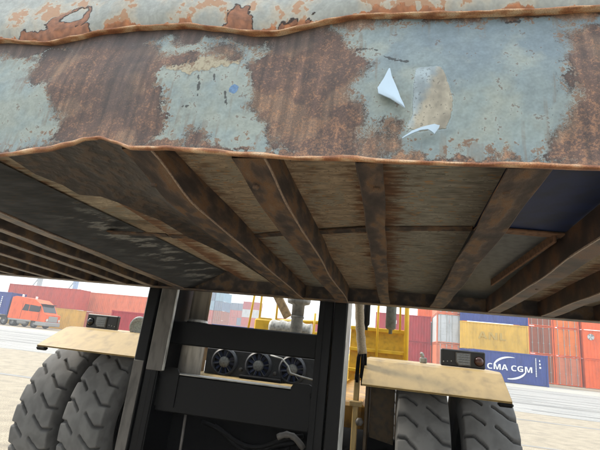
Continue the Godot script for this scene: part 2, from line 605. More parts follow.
# ---------------------------------------------------------------- the raised container
func raised_container() -> void:
	curves()
	var base := Vector3((LEFT_END + RIGHT_END) * 0.5, H, -(D + FAR) * 0.5)
	var o := thing("shipping_container", "raised grey-blue shipping container with rusty dented bottom rail, seen from underneath", "container", EYE + lean * base)
	o.transform.basis = lean
	var xf := Transform3D(Basis(), -base)
	var rm := rail_material()
	var um := upper_material()
	var steel := rust_steel()
	var dark := dark_steel()
	# columns along the rail: fine where the photograph looks, coarse beyond; the texture mirrors beyond its ends
	var xs := []
	var x := LEFT_END
	while x < RIGHT_END - 0.001:
		xs.append(x)
		var fine := x > -1.31 and x < 0.695
		var step := 0.01 if fine else 0.06
		if x < -1.3:
			step = minf(step, -1.3 - x) if -1.3 - x > 0.0005 else 0.01
		elif x < 0.7 and x + step > 0.7:
			step = 0.7 - x if 0.7 - x > 0.0005 else 0.06
		x += step
	xs.append(RIGHT_END)
	var nx := xs.size() - 1
	var wn := fbm(3, 3.0, 3)
	var uu := func(px: float) -> float: return (px + 1.3) / 2.0
	# rail face
	var rows := 22
	var face := func(i: int, j: int) -> Vector3:
		var px: float = xs[i]
		var t := float(j) / rows
		var y := lerpf(low_y(px) + 0.004, lip_y(px) + 0.003, t)
		return Vector3(px, y, -D + bow(px, t) + wn.get_noise_2d(px, y) * 0.004)
	var face_uv := func(i: int, j: int) -> Vector2:
		var px: float = xs[i]
		var u: float = uu.call(px)
		if u < 0 or u > 1:
			u = pingpong(u, 1.0)
		var y := lerpf(low_y(px) + 0.004, lip_y(px) + 0.003, float(j) / rows)
		return Vector2(u, (0.91 - y) / 0.5)
	var st := tool(true)
	grid(st, nx, rows, face, face_uv)
	var rail := part("side_rail", done(st), rm, o, xf)
	# top lip and foot flange: rolled edges running the length of the rail
	var lip_prof := [Vector2(-0.001, -0.034), Vector2(-0.0038, -0.004), Vector2(-0.0042, 0.007), Vector2(-0.0025, 0.0110), Vector2(0.0002, 0.0122), Vector2(0.0028, 0.0108), Vector2(0.005, 0.007), Vector2(0.010, 0.002)]
	st = tool(true)
	grid(st, nx, lip_prof.size() - 1, func(i: int, j: int) -> Vector3:
		var px: float = xs[i]
		var r := 0.66 + 0.35 * wn.get_noise_2d(px * 2.5, 9.0)
		return Vector3(px, lip_y(px) + lip_prof[j].x * r, -D + bow(px, 1.0) + 0.012 + lip_prof[j].y * r)
	, func(i: int, j: int) -> Vector2: return Vector2(xs[i], j * 0.1))
	part("rail_lip", done(st), lip_rust(), rail)
	var foot_prof := [Vector2(0.011, 0.002), Vector2(0.0085, 0.0045), Vector2(0.0055, 0.0060), Vector2(0.0025, 0.0056), Vector2(0.0005, 0.003), Vector2(-0.0005, 0.000), Vector2(0.0, -0.008), Vector2(0.006, -0.009), Vector2(0.010, -0.004)]
	st = tool(true)
	grid(st, nx, foot_prof.size() - 1, func(i: int, j: int) -> Vector3:
		var px: float = xs[i]
		var r := 0.80 + 0.5 * wn.get_noise_2d(px * 2.0, 3.0)
		return Vector3(px, low_y(px) + foot_prof[j].x * r, -D + bow(px, 0.0) + foot_prof[j].y * (r if j < 6 else 1.0))
	, func(i: int, j: int) -> Vector2: return Vector2(xs[i], j * 0.1))
	part("rail_foot", done(st), lip_rust(), rail)
	# curled flakes of paint hanging off the rail
	var white := plain("curled paint", Color(0.62, 0.70, 0.76), 0.4)
	var flakes := [
		[[[-0.038, 0.679], [-0.048, 0.652], [-0.061, 0.625], [-0.058, 0.608], [-0.030, 0.590], [-0.008, 0.570], [0.002, 0.557]], [[-0.035, 0.680], [-0.030, 0.657], [-0.022, 0.636], [-0.014, 0.613], [-0.008, 0.592], [-0.001, 0.573], [0.0035, 0.556]]],
		[[[0.000, 0.491], [0.020, 0.506], [0.040, 0.514], [0.055, 0.518], [0.066, 0.521], [0.073, 0.519], [0.077, 0.520]], [[-0.001, 0.489], [0.019, 0.499], [0.036, 0.506], [0.052, 0.508], [0.060, 0.503], [0.066, 0.498], [0.0755, 0.514]]]]
	for n in 2:
		st = tool(true)
		for side in 2:
			var sheet: Array = flakes[n]
			var first := side * 35
			for r in 7:
				for k in 5:
					var c := k / 4.0
					var t := r / 6.0
					var p := Vector2(lerpf(sheet[0][r][0], sheet[1][r][0], c), lerpf(sheet[0][r][1], sheet[1][r][1], c))
					var out := (0.010 + 0.022 * t * t + 0.004 * sin(c * PI) * sin(t * 2.6)) if n == 0 else (0.020 + 0.004 * sin(t * PI))
					st.add_vertex(Vector3(p.x, p.y, -D + 0.004 + out - side * 0.0022))
			for r in 6:
				for k in 4:
					var q := first + r * 5 + k
					for e in [q, q + 1, q + 6, q, q + 6, q + 5]:
						st.add_index(e)
		var f := part("paint_flake", done(st), white, rail)
		f.set_meta("label", ["white curled flake of paint standing off the rail, the upper one", "white curled sliver of paint standing off the rail, the lower one"][n])
	# the panel above the lip leans back, then the wall goes up
	st = tool(true)
	var up_prof := [Vector2(0.0, -0.008), Vector2(0.03, 0.004), Vector2(0.08, -0.004), Vector2(0.14, -0.020), Vector2(0.22, -0.045), Vector2(0.30, -0.06)]
	grid(st, nx, up_prof.size() - 1, func(i: int, j: int) -> Vector3:
		var px: float = xs[i]
		return Vector3(px, lip_y(px) + up_prof[j].x, -D + bow(px, 1.0) * (1.0 - j * 0.2) + 0.010 + up_prof[j].y + wn.get_noise_2d(px * 2.0, j * 0.2) * 0.006 * mini(j, 2))
	, func(i: int, j: int) -> Vector2: return Vector2(pingpong(uu.call(xs[i]), 1.0), 1.0 - up_prof[j].x / 0.3))
	part("upper_rail", done(st), um, o, xf)
	var wall := paint("grey blue", Color(0.50, 0.57, 0.59))
	st = tool()
	corrugate(st, Vector3(LEFT_END, 1.12, -D - 0.085), RIGHT_END - LEFT_END, 1.75, 0.278, 0.036)
	part("side_wall", done(st), wall, o, xf)
	st = tool()
	corrugate(st, Vector3(LEFT_END, 0.62, -FAR + 0.03), RIGHT_END - LEFT_END, 2.25, 0.278, 0.036)
	part("side_wall", done(st), wall, o, xf)
	for ex in [LEFT_END, RIGHT_END]:
		st = tool()
		span(st, Vector3(ex - 0.02, 0.56, -D - 0.13), Vector3(ex + 0.02, 2.86, -FAR + 0.07))
		part("end_wall", done(st), wall, o, xf)
		for z in [-D - 0.07, -FAR + 0.07]:
			st = tool()
			span(st, Vector3(ex - 0.08, H + 0.02, z - 0.06), Vector3(ex + 0.08, 2.9, z + 0.06), 0.01)
			part("corner_post", done(st), wall, o, xf)
	st = tool()
	span(st, Vector3(LEFT_END, 2.87, -FAR), Vector3(RIGHT_END, 2.91, -D - 0.06), 0.01)
	part("roof", done(st), wall, o, xf)
	# far rail: an inner web, and a foot flange in two thicknesses
	st = tool()
	span(st, Vector3(LEFT_END, H + 0.006, -FAR - 0.0), Vector3(RIGHT_END, 0.64, -FAR + 0.008))
	span(st, Vector3(LEFT_END, H - 0.002, -FAR - 0.004), Vector3(RIGHT_END, H + 0.005, -FAR + 0.075), 0.002)
	part("far_side_rail", done(st), dark, o, xf)
	# cross members. web_left: the upright stands on the left of its flanges
	var beams := [[0.260, 0.088, false, 0.0], [-0.070, 0.062, true, 0.0], [-0.362, 0.085, false, 0.0], [-0.665, 0.082, false, 0.0], [-1.555, 0.07, false, 0.06], [-1.80, 0.06, false, 0.0], [-2.03, 0.06, false, 0.0], [-2.36, 0.06, false, 0.0], [-2.69, 0.06, false, 0.0], [-3.02, 0.06, false, 0.0], [-3.35, 0.06, false, 0.0], [-3.68, 0.06, false, 0.0], [-4.0, 0.06, false, 0.0], [0.60, 0.07, true, 0.0], [0.90, 0.07, true, 0.0], [1.22, 0.07, true, 0.0], [1.54, 0.07, true, 0.0]]
	var bn := fbm(77, 1.3, 2)
	for b in beams:
		var bx: float = b[0]
		var fw: float = b[1]
		var top: float = PLY + b[3]
		var sgn := -1.0 if b[2] else 1.0
		var outline := [Vector2(-fw * 0.5, 0.0), Vector2(-fw * 0.5, 0.006), Vector2(fw * 0.5 - 0.007, 0.006), Vector2(fw * 0.5 - 0.007, top - H - 0.003), Vector2(fw * 0.5, top - H - 0.003), Vector2(fw * 0.5, 0.004), Vector2(fw * 0.5 - 0.004, 0.0)]
		st = tool(false)
		var nz := 40
		var zf := func(j: int) -> float: return lerpf(-D - 0.0095, -FAR + 0.009, float(j) / nz)
		for j in nz:
			for k in outline.size():
				var p: Vector2 = outline[k]
				var q: Vector2 = outline[(k + 1) % outline.size()]
				var pts := []
				for e in [[p, j], [q, j], [q, j + 1], [p, j + 1]]:
					var z: float = zf.call(e[1])
					var lift := (low_y(bx) - H + 0.003) * smoothstep(-D - 0.32, -D - 0.01, z)
					var sway := bn.get_noise_2d(bx * 9.0, z * 0.8) * 0.012
					var dip: float = bn.get_noise_2d(bx * 5.0 + 40.0, z) * 0.006 * (1.0 if e[0].y < 0.02 else 0.0)
					pts.append(Vector3(bx + sgn * e[0].x + sway, H + e[0].y * (1.0 - lift / (PLY - H) if e[0].y > 0.02 else 1.0) + dip + lift, z))
				quad(st, pts[0], pts[1], pts[2], pts[3], Vector3(bx + sgn * fw * 0.2, H + 0.04, zf.call(j)))
		var bm := part("cross_member", done(st), dark if bx < -1.3 else steel, o, xf)
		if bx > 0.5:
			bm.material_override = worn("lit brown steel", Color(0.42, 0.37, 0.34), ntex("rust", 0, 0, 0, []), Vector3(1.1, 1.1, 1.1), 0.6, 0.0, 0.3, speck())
		# worn bare corner, made paler to paint in the light it catches
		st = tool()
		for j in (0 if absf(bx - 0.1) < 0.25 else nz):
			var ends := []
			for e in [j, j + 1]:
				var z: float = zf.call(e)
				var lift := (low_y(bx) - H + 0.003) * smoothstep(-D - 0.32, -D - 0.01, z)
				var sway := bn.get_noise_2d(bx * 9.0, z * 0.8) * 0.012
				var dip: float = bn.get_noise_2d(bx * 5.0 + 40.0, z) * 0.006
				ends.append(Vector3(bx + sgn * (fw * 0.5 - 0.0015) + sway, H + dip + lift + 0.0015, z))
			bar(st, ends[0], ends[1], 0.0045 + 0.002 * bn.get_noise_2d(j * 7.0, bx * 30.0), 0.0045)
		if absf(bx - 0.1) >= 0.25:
			part("worn_lit_edge", done(st), worn("worn lit steel edge", Color(0.60, 0.52, 0.46), speck(), Vector3(5, 5, 2), 0.5), bm)
		# weld nuts and bolt heads where a member meets the floor
		if bx > -0.8 and bx < 0.7:
			for z in [-1.02, -2.1]:
				st = tool()
				lathe(st, [Vector2(0.0, -0.004), Vector2(0.007, -0.004), Vector2(0.009, 0.0), Vector2(0.009, 0.004)], 8, Transform3D(Basis(), Vector3(bx - sgn * fw * 0.18, H - 0.001, z)))
				part("bolt", done(st), steel, bm)
	# the dented web of the fourth member: folded over towards the left
	var fold := [[-1.114, 0.491, -0.97], [-1.127, 0.487, -1.055], [-1.085, 0.483, -1.13], [-1.075, 0.478, -1.20], [-0.99, 0.474, -1.20], [-0.948, 0.47, -1.245], [-0.912, 0.466, -1.333], [-0.870, 0.462, -1.40], [-0.853, 0.458, -1.575], [-0.755, 0.452, -1.93], [-0.722, 0.446, -2.31], [-0.708, 0.441, -2.866]]
	var fz := [-0.90, -0.93, -0.98, -1.03, -1.09, -1.15, -1.23, -1.34, -1.53, -1.9, -2.3, -2.86]
	st = tool(true)
	grid(st, 8, fold.size() - 1, func(i: int, j: int) -> Vector3:
		var t := i / 8.0
		var lift := (low_y(-0.70) - H) * smoothstep(-D - 0.32, -D - 0.01, fz[j])
		var a := Vector3(-0.695, H + 0.004 + lift, fz[j])
		var b := Vector3(fold[j][0], fold[j][1], fold[j][2])
		var p := a.lerp(b, t) + Vector3(0, 0.016 * sin(t * PI) - 0.008 * pow(t, 6.0), 0)
		if j == 0:
			p.z = -D - 0.004
		p.y = lerpf(maxf(p.y, low_y(p.x) + 0.003), p.y, smoothstep(-D - 0.02, -D - 0.24, p.z))
		return p
	, func(i: int, j: int) -> Vector2: return Vector2(i / 8.0, j / 4.0))
	var fp := part("bent_web", done(st), worn("mottled steel", Color(0.31, 0.30, 0.30), ntex("rust", 0, 0, 0, []), Vector3(3.4, 3.4, 3.4), 0.6, 0.0, 0.5, speck()), o, xf)
	fp.set_meta("label", "dark steel web folded over by a blow beside the rail dent")
	# the scraped plate on the pocket's right-hand face
	st = tool(true)
	grid(st, 30, 4, func(i: int, j: int) -> Vector3:
		var z := lerpf(-D - 0.03, -FAR + 0.02, i / 30.0)
		var top := lerpf(-1.500, -1.23, i / 30.0) + 0.008 * sin(z * 5.0)
		return Vector3(lerpf(top, -1.512, j / 4.0), lerpf(PLY + 0.056, H + 0.004, j / 4.0) - 0.006 * sin(j / 4.0 * PI), z)
	, func(i: int, j: int) -> Vector2: return Vector2(i / 30.0, j / 4.0))
	part("scraped_plate", done(st), scraped_material(), o, xf)
	# plywood floor, bay by bay and sheet by sheet, with a steel strip along the joint
	var pm := [ply_material("weathered plywood", 101, Color(0.64, 0.585, 0.51), 0.9, 0.25), ply_material("stained plywood", 131, Color(0.58, 0.51, 0.43), 0.5, 0.9), ply_material("pale plywood", 161, Color(0.50, 0.48, 0.44), 0.8, 0.1)]
	var edges := [RIGHT_END - 0.02, 1.54, 1.22, 0.90, 0.60, 0.262, -0.070, -0.362, -0.665, -1.10, -1.555, -1.80, -2.03, -2.36, -2.69, -3.02, -3.35, -3.68, -4.0, LEFT_END + 0.02]
	var strip := [Vector2(-4.3, -1.86), Vector2(-0.78, -1.86), Vector2(-0.42, -1.72), Vector2(0.0, -1.60), Vector2(0.29, -1.57), Vector2(0.66, -1.63), Vector2(1.9, -1.66)]
	var navy := worn("navy steel", Color(0.05, 0.125, 0.30), grime(), Vector3(1.5, 1.5, 1.5), 0.6)
	var plate_grey := worn("grey patched plate", Color(0.27, 0.28, 0.285), grime(), Vector3(3, 3, 3), 0.5)
	var batten := worn("tan batten", Color(0.46, 0.33, 0.24), grime(), Vector3(5, 5, 5), 0.8)
	for k in edges.size() - 1:
		var xr: float = edges[k] - 0.001
		var xl: float = edges[k + 1] + 0.001
		var mid := (xl + xr) * 0.5
		var zj := at_x(strip, mid)
		for row in 2:
			var z0 := -D - 0.02 if row == 0 else zj - 0.004
			var z1 := zj + 0.004 if row == 0 else -FAR + 0.009
			var sag := 0.004 * sin(k * 2.3 + row)
			st = tool()
			var y := PLY + sag + (0.06 if xl < -1.1 and xr > -1.5 else 0.0)
			var f := [Vector3(xl, y, z0), Vector3(xr, y, z0), Vector3(xr, y, z1), Vector3(xl, y, z1)]
			var uvs := [Vector2(0, 0), Vector2(1, 0), Vector2(1, (z0 - z1) / 1.5), Vector2(0, (z0 - z1) / 1.5)]
			for e in [0, 2, 1, 0, 3, 2]:
				st.set_uv(uvs[e] + Vector2(0, k * 0.13 + row * 0.47))
				st.add_vertex(f[e])
			for s in 4:
				var a: Vector3 = f[s]
				var b2: Vector3 = f[(s + 1) % 4]
				quad(st, a, b2, b2 + Vector3(0, 0.024, 0), a + Vector3(0, 0.024, 0), Vector3(mid, y, (z0 + z1) * 0.5))
			quad(st, f[0] + Vector3(0, 0.024, 0), f[1] + Vector3(0, 0.024, 0), f[2] + Vector3(0, 0.024, 0), f[3] + Vector3(0, 0.024, 0), Vector3(mid, y, (z0 + z1) * 0.5))
			var pmat: Material = pm[(k + row) % 3]
			if k == 5:
				pmat = pm[2]
			if k == 6:
				pmat = pm[1]
			if k == 4:
				pmat = navy if row == 0 else plate_grey
			var fpn := part("floor_panel", done(st), pmat, o, xf)
			if k == 4 and row == 0:
				fpn.set_meta("label", "navy blue steel plate in place of the plywood")
		st = tool()
		box(st, Vector3(mid, PLY - 0.006, zj), Vector3(xr - xl - 0.002, 0.008, 0.045), 0.002, Basis(Vector3.UP, atan2(-(at_x(strip, xr) - at_x(strip, xl)), xr - xl)))
		part("joint_strip", done(st), batten if k == 4 else steel, o, xf)
	st = tool()
	bar(st, Vector3(0.535, PLY - 0.010, -1.60), Vector3(0.49, PLY - 0.010, -2.42), 0.05, 0.012, 0.003)
	part("floor_batten", done(st), batten, o, xf)
	for z in [-1.75, -1.95, -2.2]:
		st = tool()
		lathe(st, [Vector2(0.0, -0.006), Vector2(0.007, -0.006), Vector2(0.009, 0.0)], 8, Transform3D(Basis(), Vector3(0.535 + (z + 1.6) * 0.055, PLY - 0.016, z)))
		part("bolt", done(st), dark, o, xf)


func corrugate(st: SurfaceTool, at: Vector3, length: float, height: float, pitch: float, depth: float) -> void:
	# a trapezoid-ribbed sheet facing +z
	var x := 0.0
	var last := Vector2(0, 0)
	while x < length - 0.001:
		for e in [[0.26, 0.0], [0.5, -1.0], [0.76, -1.0], [1.0, 0.0]]:
			var p := Vector2(minf(x + pitch * e[0], length), depth * e[1])
			if p.x > last.x:
				quad(st, at + Vector3(last.x, 0, last.y), at + Vector3(p.x, 0, p.y), at + Vector3(p.x, height, p.y), at + Vector3(last.x, height, last.y), at + Vector3(p.x, height * 0.5, -1.0))
			last = p
		x += pitch


# ---------------------------------------------------------------- the container handler
func tyre_mesh(r: float, w: float) -> ArrayMesh:
	var st := tool(true)
	var na := 520
	var prof := []
	# across the tread, then down both sidewalls
	var hw := w * 0.5
	for p in [[-hw * 0.80, r * 0.60], [-hw * 0.98, r * 0.68], [-hw * 1.03, r * 0.80], [-hw * 1.0, r * 0.90], [-hw * 0.965, r * 0.955]]:
		prof.append(Vector2(p[0], p[1]))
	var nt := 46
	for k in nt + 1:
		var s := -1.0 + 2.0 * k / nt
		prof.append(Vector2(s * hw * 0.95, r - 0.014 * pow(absf(s), 3.0) - 0.004 * s * s))
	for p in [[hw * 0.965, r * 0.955], [hw * 1.0, r * 0.90], [hw * 1.03, r * 0.80], [hw * 0.98, r * 0.68], [hw * 0.80, r * 0.60]]:
		prof.append(Vector2(p[0], p[1]))
	var m := prof.size()
	var pitches := 26.0
	for i in na + 1:
		var a := TAU * i / na
		for k in m:
			var rad: float = prof[k].y
			var shade := 1.0
			if k >= 4 and k < m - 4:
				var s := clampf(prof[k].x / (hw * 0.95), -1, 1)
				var ph := a / TAU * pitches
				var cut := 0.0
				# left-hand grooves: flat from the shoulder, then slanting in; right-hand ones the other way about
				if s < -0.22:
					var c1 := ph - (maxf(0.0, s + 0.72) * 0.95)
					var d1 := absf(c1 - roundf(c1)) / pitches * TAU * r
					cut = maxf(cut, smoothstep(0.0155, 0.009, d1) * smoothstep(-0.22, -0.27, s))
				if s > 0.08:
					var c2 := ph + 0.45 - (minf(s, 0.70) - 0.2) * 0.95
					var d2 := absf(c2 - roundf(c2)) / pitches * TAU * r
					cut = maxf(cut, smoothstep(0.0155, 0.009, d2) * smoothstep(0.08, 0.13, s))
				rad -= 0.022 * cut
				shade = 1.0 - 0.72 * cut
				# scalloped shoulders
				var sh := absf(fposmod(ph + (0.0 if s < 0 else 0.0), 1.0) - 0.5) * 2.0
				rad -= 0.009 * smoothstep(0.80, 1.0, absf(s)) * smoothstep(0.70, 0.88, sh)
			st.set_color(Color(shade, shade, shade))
			st.set_uv(Vector2(prof[k].x * 2.0, a * r))
			st.add_vertex(Vector3(prof[k].x, cos(a) * rad, sin(a) * rad))
	for i in na:
		for k in m - 1:
			var p := i * m + k
			for e in [p, p + m, p + 1, p + 1, p + m, p + m + 1]:
				st.add_index(e)
	st.generate_normals()
	return st.commit()

func container_handler() -> void:
	var pos := Vector3(-1.124, 0, -3.7)
	var o := thing("container_handler", "yellow container handler with black mast, twin front tyres and tan mudguards, facing the camera", "forklift", pos)
	var lv := Transform3D(Basis(), -pos)              # parts written in yard coordinates
	var mx := Transform3D(lean, EYE - pos)            # parts on the leaning mast, in hung coordinates
	var black := worn("black mast paint", Color(0.17, 0.172, 0.175), ntex("chips", 0, 0, 0, []), Vector3(1.9, 0.8, 1.9), 0.42)
	var dusty := worn("dusty channel steel", Color(0.34, 0.325, 0.305), grime(), Vector3(2, 0.6, 2), 0.55)
	var slate := worn("slate crossbeam paint", Color(0.36, 0.355, 0.345), ntex("chips", 63, 0.012, 8, [[0.0, 0.36], [0.45, 0.45], [0.66, 0.54], [0.74, 0.62], [0.77, 0.95], [1.0, 1.0]]), Vector3(1.3, 1.3, 1.3), 0.5)
	var pale := worn("pale grey paint", Color(0.68, 0.68, 0.66), grime(), Vector3(2, 1, 2), 0.5)
	var cream := worn("tan mudguard paint", Color(0.67, 0.565, 0.355), ntex("mud", 67, 0.012, 7, [[0.0, 0.66], [0.3, 0.86], [0.45, 0.96], [0.6, 1.0], [0.75, 0.97], [1.0, Color(1.0, 1.0, 1.0)]]), Vector3(0.9, 0.9, 0.9), 0.5, 0.0, 0.0, ntex("fleck", 24, 0.09, 3, [[0.0, 0.70], [0.25, 0.95], [0.5, 1.0], [1.0, 1.0]]))
	var yellow := worn("machine yellow", Color(0.90, 0.73, 0.17), ntex("faded", 13, 0.012, 5, [[0.0, 0.80], [0.45, 0.93], [1.0, 1.0]]), Vector3(0.8, 0.8, 0.8), 0.45)
	var rod := worn("pale cylinder paint", Color(0.74, 0.71, 0.66), grime(), Vector3(3, 0.6, 3), 0.4)
	var rubber := worn("dusty tyre rubber", Color(0.41, 0.41, 0.405), ntex("dust", 71, 0.012, 7, [[0.0, 0.78], [0.42, 0.90], [0.6, 0.98], [1.0, 1.0]]), Vector3(1.0, 1.0, 1.0), 0.8)
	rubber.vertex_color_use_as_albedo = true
	slate.metallic_specular = 0.3
	black.metallic_specular = 0.3
	var hose := plain("hose rubber", Color(0.05, 0.05, 0.052), 0.5)
	var deep := worn("shade black iron", Color(0.05, 0.05, 0.05), grime(), Vector3(2, 2, 2), 0.7)  # near-black colour stands in for shade in the cavity under the lower beam
	deep.metallic_specular = 0.15
	hose.metallic_specular = 0.2
	var xc := -1.124
	var st: SurfaceTool
	# --- mast, mirrored about xc
	for sd in [-1.0, 1.0]:
		var put := func(called: String, off0: float, off1: float, y0: float, y1: float, z0: float, z1: float, m: Material, bev := 0.006) -> MeshInstance3D:
			var s2 := tool()
			span(s2, Vector3(xc + sd * off0, y0, z0), Vector3(xc + sd * off1, y1, z1), bev)
			return part(called, done(s2), m, o, mx)
		var outer: MeshInstance3D = put.call("outer_mast_column", 0.70, 0.79, -1.25, 3.4, -3.42, -3.125, black)
		var s3 := tool()
		span(s3, Vector3(xc + sd * 0.7915, -1.25, -3.41), Vector3(xc + sd * 0.796, 3.4, -3.135), 0.001)
		part("side_plate", done(s3), pale, outer)
		if sd < 0:
			s3 = tool()
			span(s3, Vector3(xc - 0.788, -1.24, -3.124), Vector3(xc - 0.705, -0.10, -3.119), 0.002)
			part("wear_face", done(s3), dusty, outer)
		var inner: MeshInstance3D = put.call("inner_mast_column", 0.585, 0.690, -1.1, 3.3, -3.40 if sd > 0 else -3.62, -3.14, black)
		for z in [-3.13, -3.165]:
			s3 = tool()
			span(s3, Vector3(xc + sd * 0.588, -1.1, z - 0.008), Vector3(xc + sd * (0.60 if z < -3.14 else 0.63), 3.3, z + 0.006), 0.003)
			part("guide_edge", done(s3), slate, inner)
		if sd < 0:
			var pc: MeshInstance3D = put.call("slide_plate", 0.520, 0.650, -0.155, 3.0, -3.10, -3.075, dusty, 0.004)
			s3 = tool()
			span(s3, Vector3(xc - 0.5195, -0.150, -3.099), Vector3(xc - 0.513, 3.0, -3.072), 0.001)
			part("bright_edge", done(s3), pale, pc)
		if sd > 0:
			continue
		# the lift cylinder behind the left column
		s3 = tool(true)
		lathe(s3, [Vector2(0.0, 3.2), Vector2(0.078, 3.2), Vector2(0.078, 0.26), Vector2(0.088, 0.24), Vector2(0.092, 0.2), Vector2(0.092, -0.2), Vector2(0.0, -0.2)], 28, Transform3D(Basis(), Vector3(xc + sd * 0.485, 0, -3.46)))
		part("lift_cylinder", done(s3), rod, o, mx)
	# --- crossbeams
	st = tool()
	span(st, Vector3(xc - 0.582, 0.047, -3.36), Vector3(xc + 0.582, 0.22, -3.20), 0.008)
	part("upper_crossbeam", done(st), slate, o, mx)
	st = tool()
	span(st, Vector3(xc - 0.582, -0.435, -3.36), Vector3(xc + 0.582, -0.172, -3.19), 0.008)
	var low := part("lower_crossbeam", done(st), slate, o, mx)
	st = tool()
	span(st, Vector3(xc - 0.56, -0.171, -3.34), Vector3(xc + 0.56, -0.163, -3.186), 0.002)
	part("top_edge", done(st), pale, low)
	for sd in [-1.0, 1.0]:
		var ear := PackedVector2Array()
		for p in [[0.43, -0.40], [0.66, -0.40], [0.66, -0.26], [0.62, -0.16], [0.56, -0.125], [0.45, -0.125], [0.43, -0.16]]:
			ear.append(Vector2(xc + sd * p[0], p[1]))
		st = tool()
		prism(st, ear, -3.192, -3.180, Transform3D())
		var ep := part("end_plate", done(st), slate, low)
		st = tool()
		lathe(st, [Vector2(0.0, -0.001), Vector2(0.021, -0.001), Vector2(0.026, 0.004), Vector2(0.032, 0.004), Vector2(0.034, 0.0)], 20, Transform3D(Basis(Vector3.RIGHT, PI / 2), Vector3(xc + sd * 0.60, -0.20, -3.179)))
		part("pin_hole", done(st), hose, low)
	# what hangs below the lower beam: rod, hoses, a pale casting, carriage plate blackened for the cavity shade
	st = tool(true)
	tube(st, [Vector3(-1.50, -0.42, -3.3), Vector3(-1.49, -0.9, -3.3)], 0.011, 8)
	part("stay_rod", done(st), dusty, o, mx)
	st = tool()
	span(st, Vector3(xc - 0.585, -1.3, -3.62), Vector3(xc + 0.585, -0.30, -3.50), 0.01)
	part("carriage_plate", done(st), deep, o, mx)
	for k in 4:
		st = tool(true)
		var pts := []
		for i in 14:
			var t := i / 13.0
			pts.append(Vector3(lerpf(-1.42 + k * 0.1, -0.62 - k * 0.05, t), -0.50 - k * 0.035 - 0.10 * sin(t * PI) + 0.02 * sin(t * 9.0 + k), -3.44 - 0.02 * k))
		tube(st, pts, 0.016 + 0.003 * (k % 2), 8)
		part("hydraulic_hose", done(st), hose, o, mx)
	st = tool(true)
	var arc := []
	for i in 10:
		var t := i / 9.0
		arc.append(Vector3(lerpf(-0.80, -0.60, t), -0.52 + 0.05 * sin(t * PI) - 0.05 * t, -3.4))
	tube(st, arc, 0.022, 10, 0.15)
	part("hose_clamp", done(st), dusty, o, mx)
	# --- cooling fans between the crossbeams
	var zf := -4.3
	st = tool()
	span(st, Vector3(-1.86, 1.20, zf - 0.12), Vector3(-0.70, 1.46, zf - 0.03), 0.01)
	var panel := part("fan_panel", done(st), worn("fan panel", Color(0.17, 0.175, 0.18), grime(), Vector3(3, 3, 3), 0.5), o, lv)
	var navy := plain("fan blade blue", Color(0.11, 0.16, 0.30), 0.4)
	for fx in [-1.648, -1.291, -0.948]:
		var c := Vector3(fx, 1.337, zf)
		var turned := Basis(Vector3.RIGHT, PI / 2)
		st = tool(true)
		lathe(st, [Vector2(0.112, -0.03), Vector2(0.112, 0.012), Vector2(0.118, 0.018), Vector2(0.132, 0.014), Vector2(0.136, -0.03)], 40, Transform3D(turned, c))
		part("fan_shroud", done(st), worn("shroud grey", Color(0.24, 0.25, 0.27), grime(), Vector3(4, 4, 4), 0.5), panel)
		st = tool(true)
		lathe(st, [Vector2(0.0, 0.016), Vector2(0.04, 0.014), Vector2(0.052, 0.004), Vector2(0.054, -0.02)], 24, Transform3D(turned, c))
		part("fan_hub", done(st), worn("hub grey", Color(0.52, 0.52, 0.50), grime(), Vector3(6, 6, 6), 0.5), panel)
		st = tool()
		lathe(st, [Vector2(0.0, -0.024), Vector2(0.111, -0.024)], 30, Transform3D(turned, c))
		part("fan_core", done(st), hose, panel)
		for k in 11:
			var a := TAU * k / 11
			st = tool()
			box(st, Vector3(0, 0.083, 0), Vector3(0.030, 0.056, 0.003), 0.001, Basis(Vector3.UP, 0.6))
			part("fan_blade", done(st), navy, panel, Transform3D(Basis(Vector3(0, 0, 1), a), c + Vector3(0, 0, -0.008)))
		for k in 6:
			var a := TAU * k / 6 + 0.2
			st = tool()
			bar(st, c + Vector3(cos(a) * 0.05, sin(a) * 0.05, 0.014), c + Vector3(cos(a) * 0.115, sin(a) * 0.115, 0.014), 0.004, 0.004)
			part("fan_guard", done(st), worn("guard wire", Color(0.46, 0.47, 0.48), grime(), Vector3(4, 4, 4), 0.5), panel)
	for bx in [-1.47, -1.12]:
		st = tool(true)
		lathe(st, [Vector2(0.0, 0.03), Vector2(0.018, 0.028), Vector2(0.022, 0.0)], 12, Transform3D(Basis(Vector3.RIGHT, PI / 2), Vector3(bx, 1.28, zf - 0.03)))
		part("panel_knob", done(st), dusty, panel)
	st = tool(true)
	tube(st, [Vector3(-1.17, 1.45, zf + 0.02), Vector3(-1.05, 1.43, zf + 0.035), Vector3(-0.98, 1.37, zf + 0.045), Vector3(-0.95, 1.31, zf + 0.045), Vector3(-0.86, 1.29, zf + 0.04), Vector3(-0.72, 1.27, zf + 0.03)], 0.008, 8)
	part("fan_cable", done(st), pale, panel)
	st = tool()
	span(st, Vector3(-1.95, 1.10, zf - 0.5), Vector3(-0.60, 1.208, zf + 0.12), 0.012)
	var ledge := part("front_ledge", done(st), cream, o, lv)
	st = tool()
	span(st, Vector3(-1.45, 1.209, zf - 0.02), Vector3(-1.02, 1.245, zf + 0.09), 0.012)
	part("cable_clamp", done(st), hose, ledge)
	# --- things standing above the hood, seen through the mast
	st = tool(true)
	var roll := []
	for i in 15:
		var t := i / 14.0
		roll.append(Vector2(0.078 + 0.006 * sin(i * 1.9) + (0.0 if i > 0 else -0.02), t * 0.46))
	roll.push_front(Vector2(0.0, 0.0))
	roll.append(Vector2(0.0, 0.46))
	lathe(st, roll, 24, Transform3D(Basis(Vector3(0, 0, 1), -PI / 2 - 0.03), Vector3(-1.33, 1.735, -4.7)))
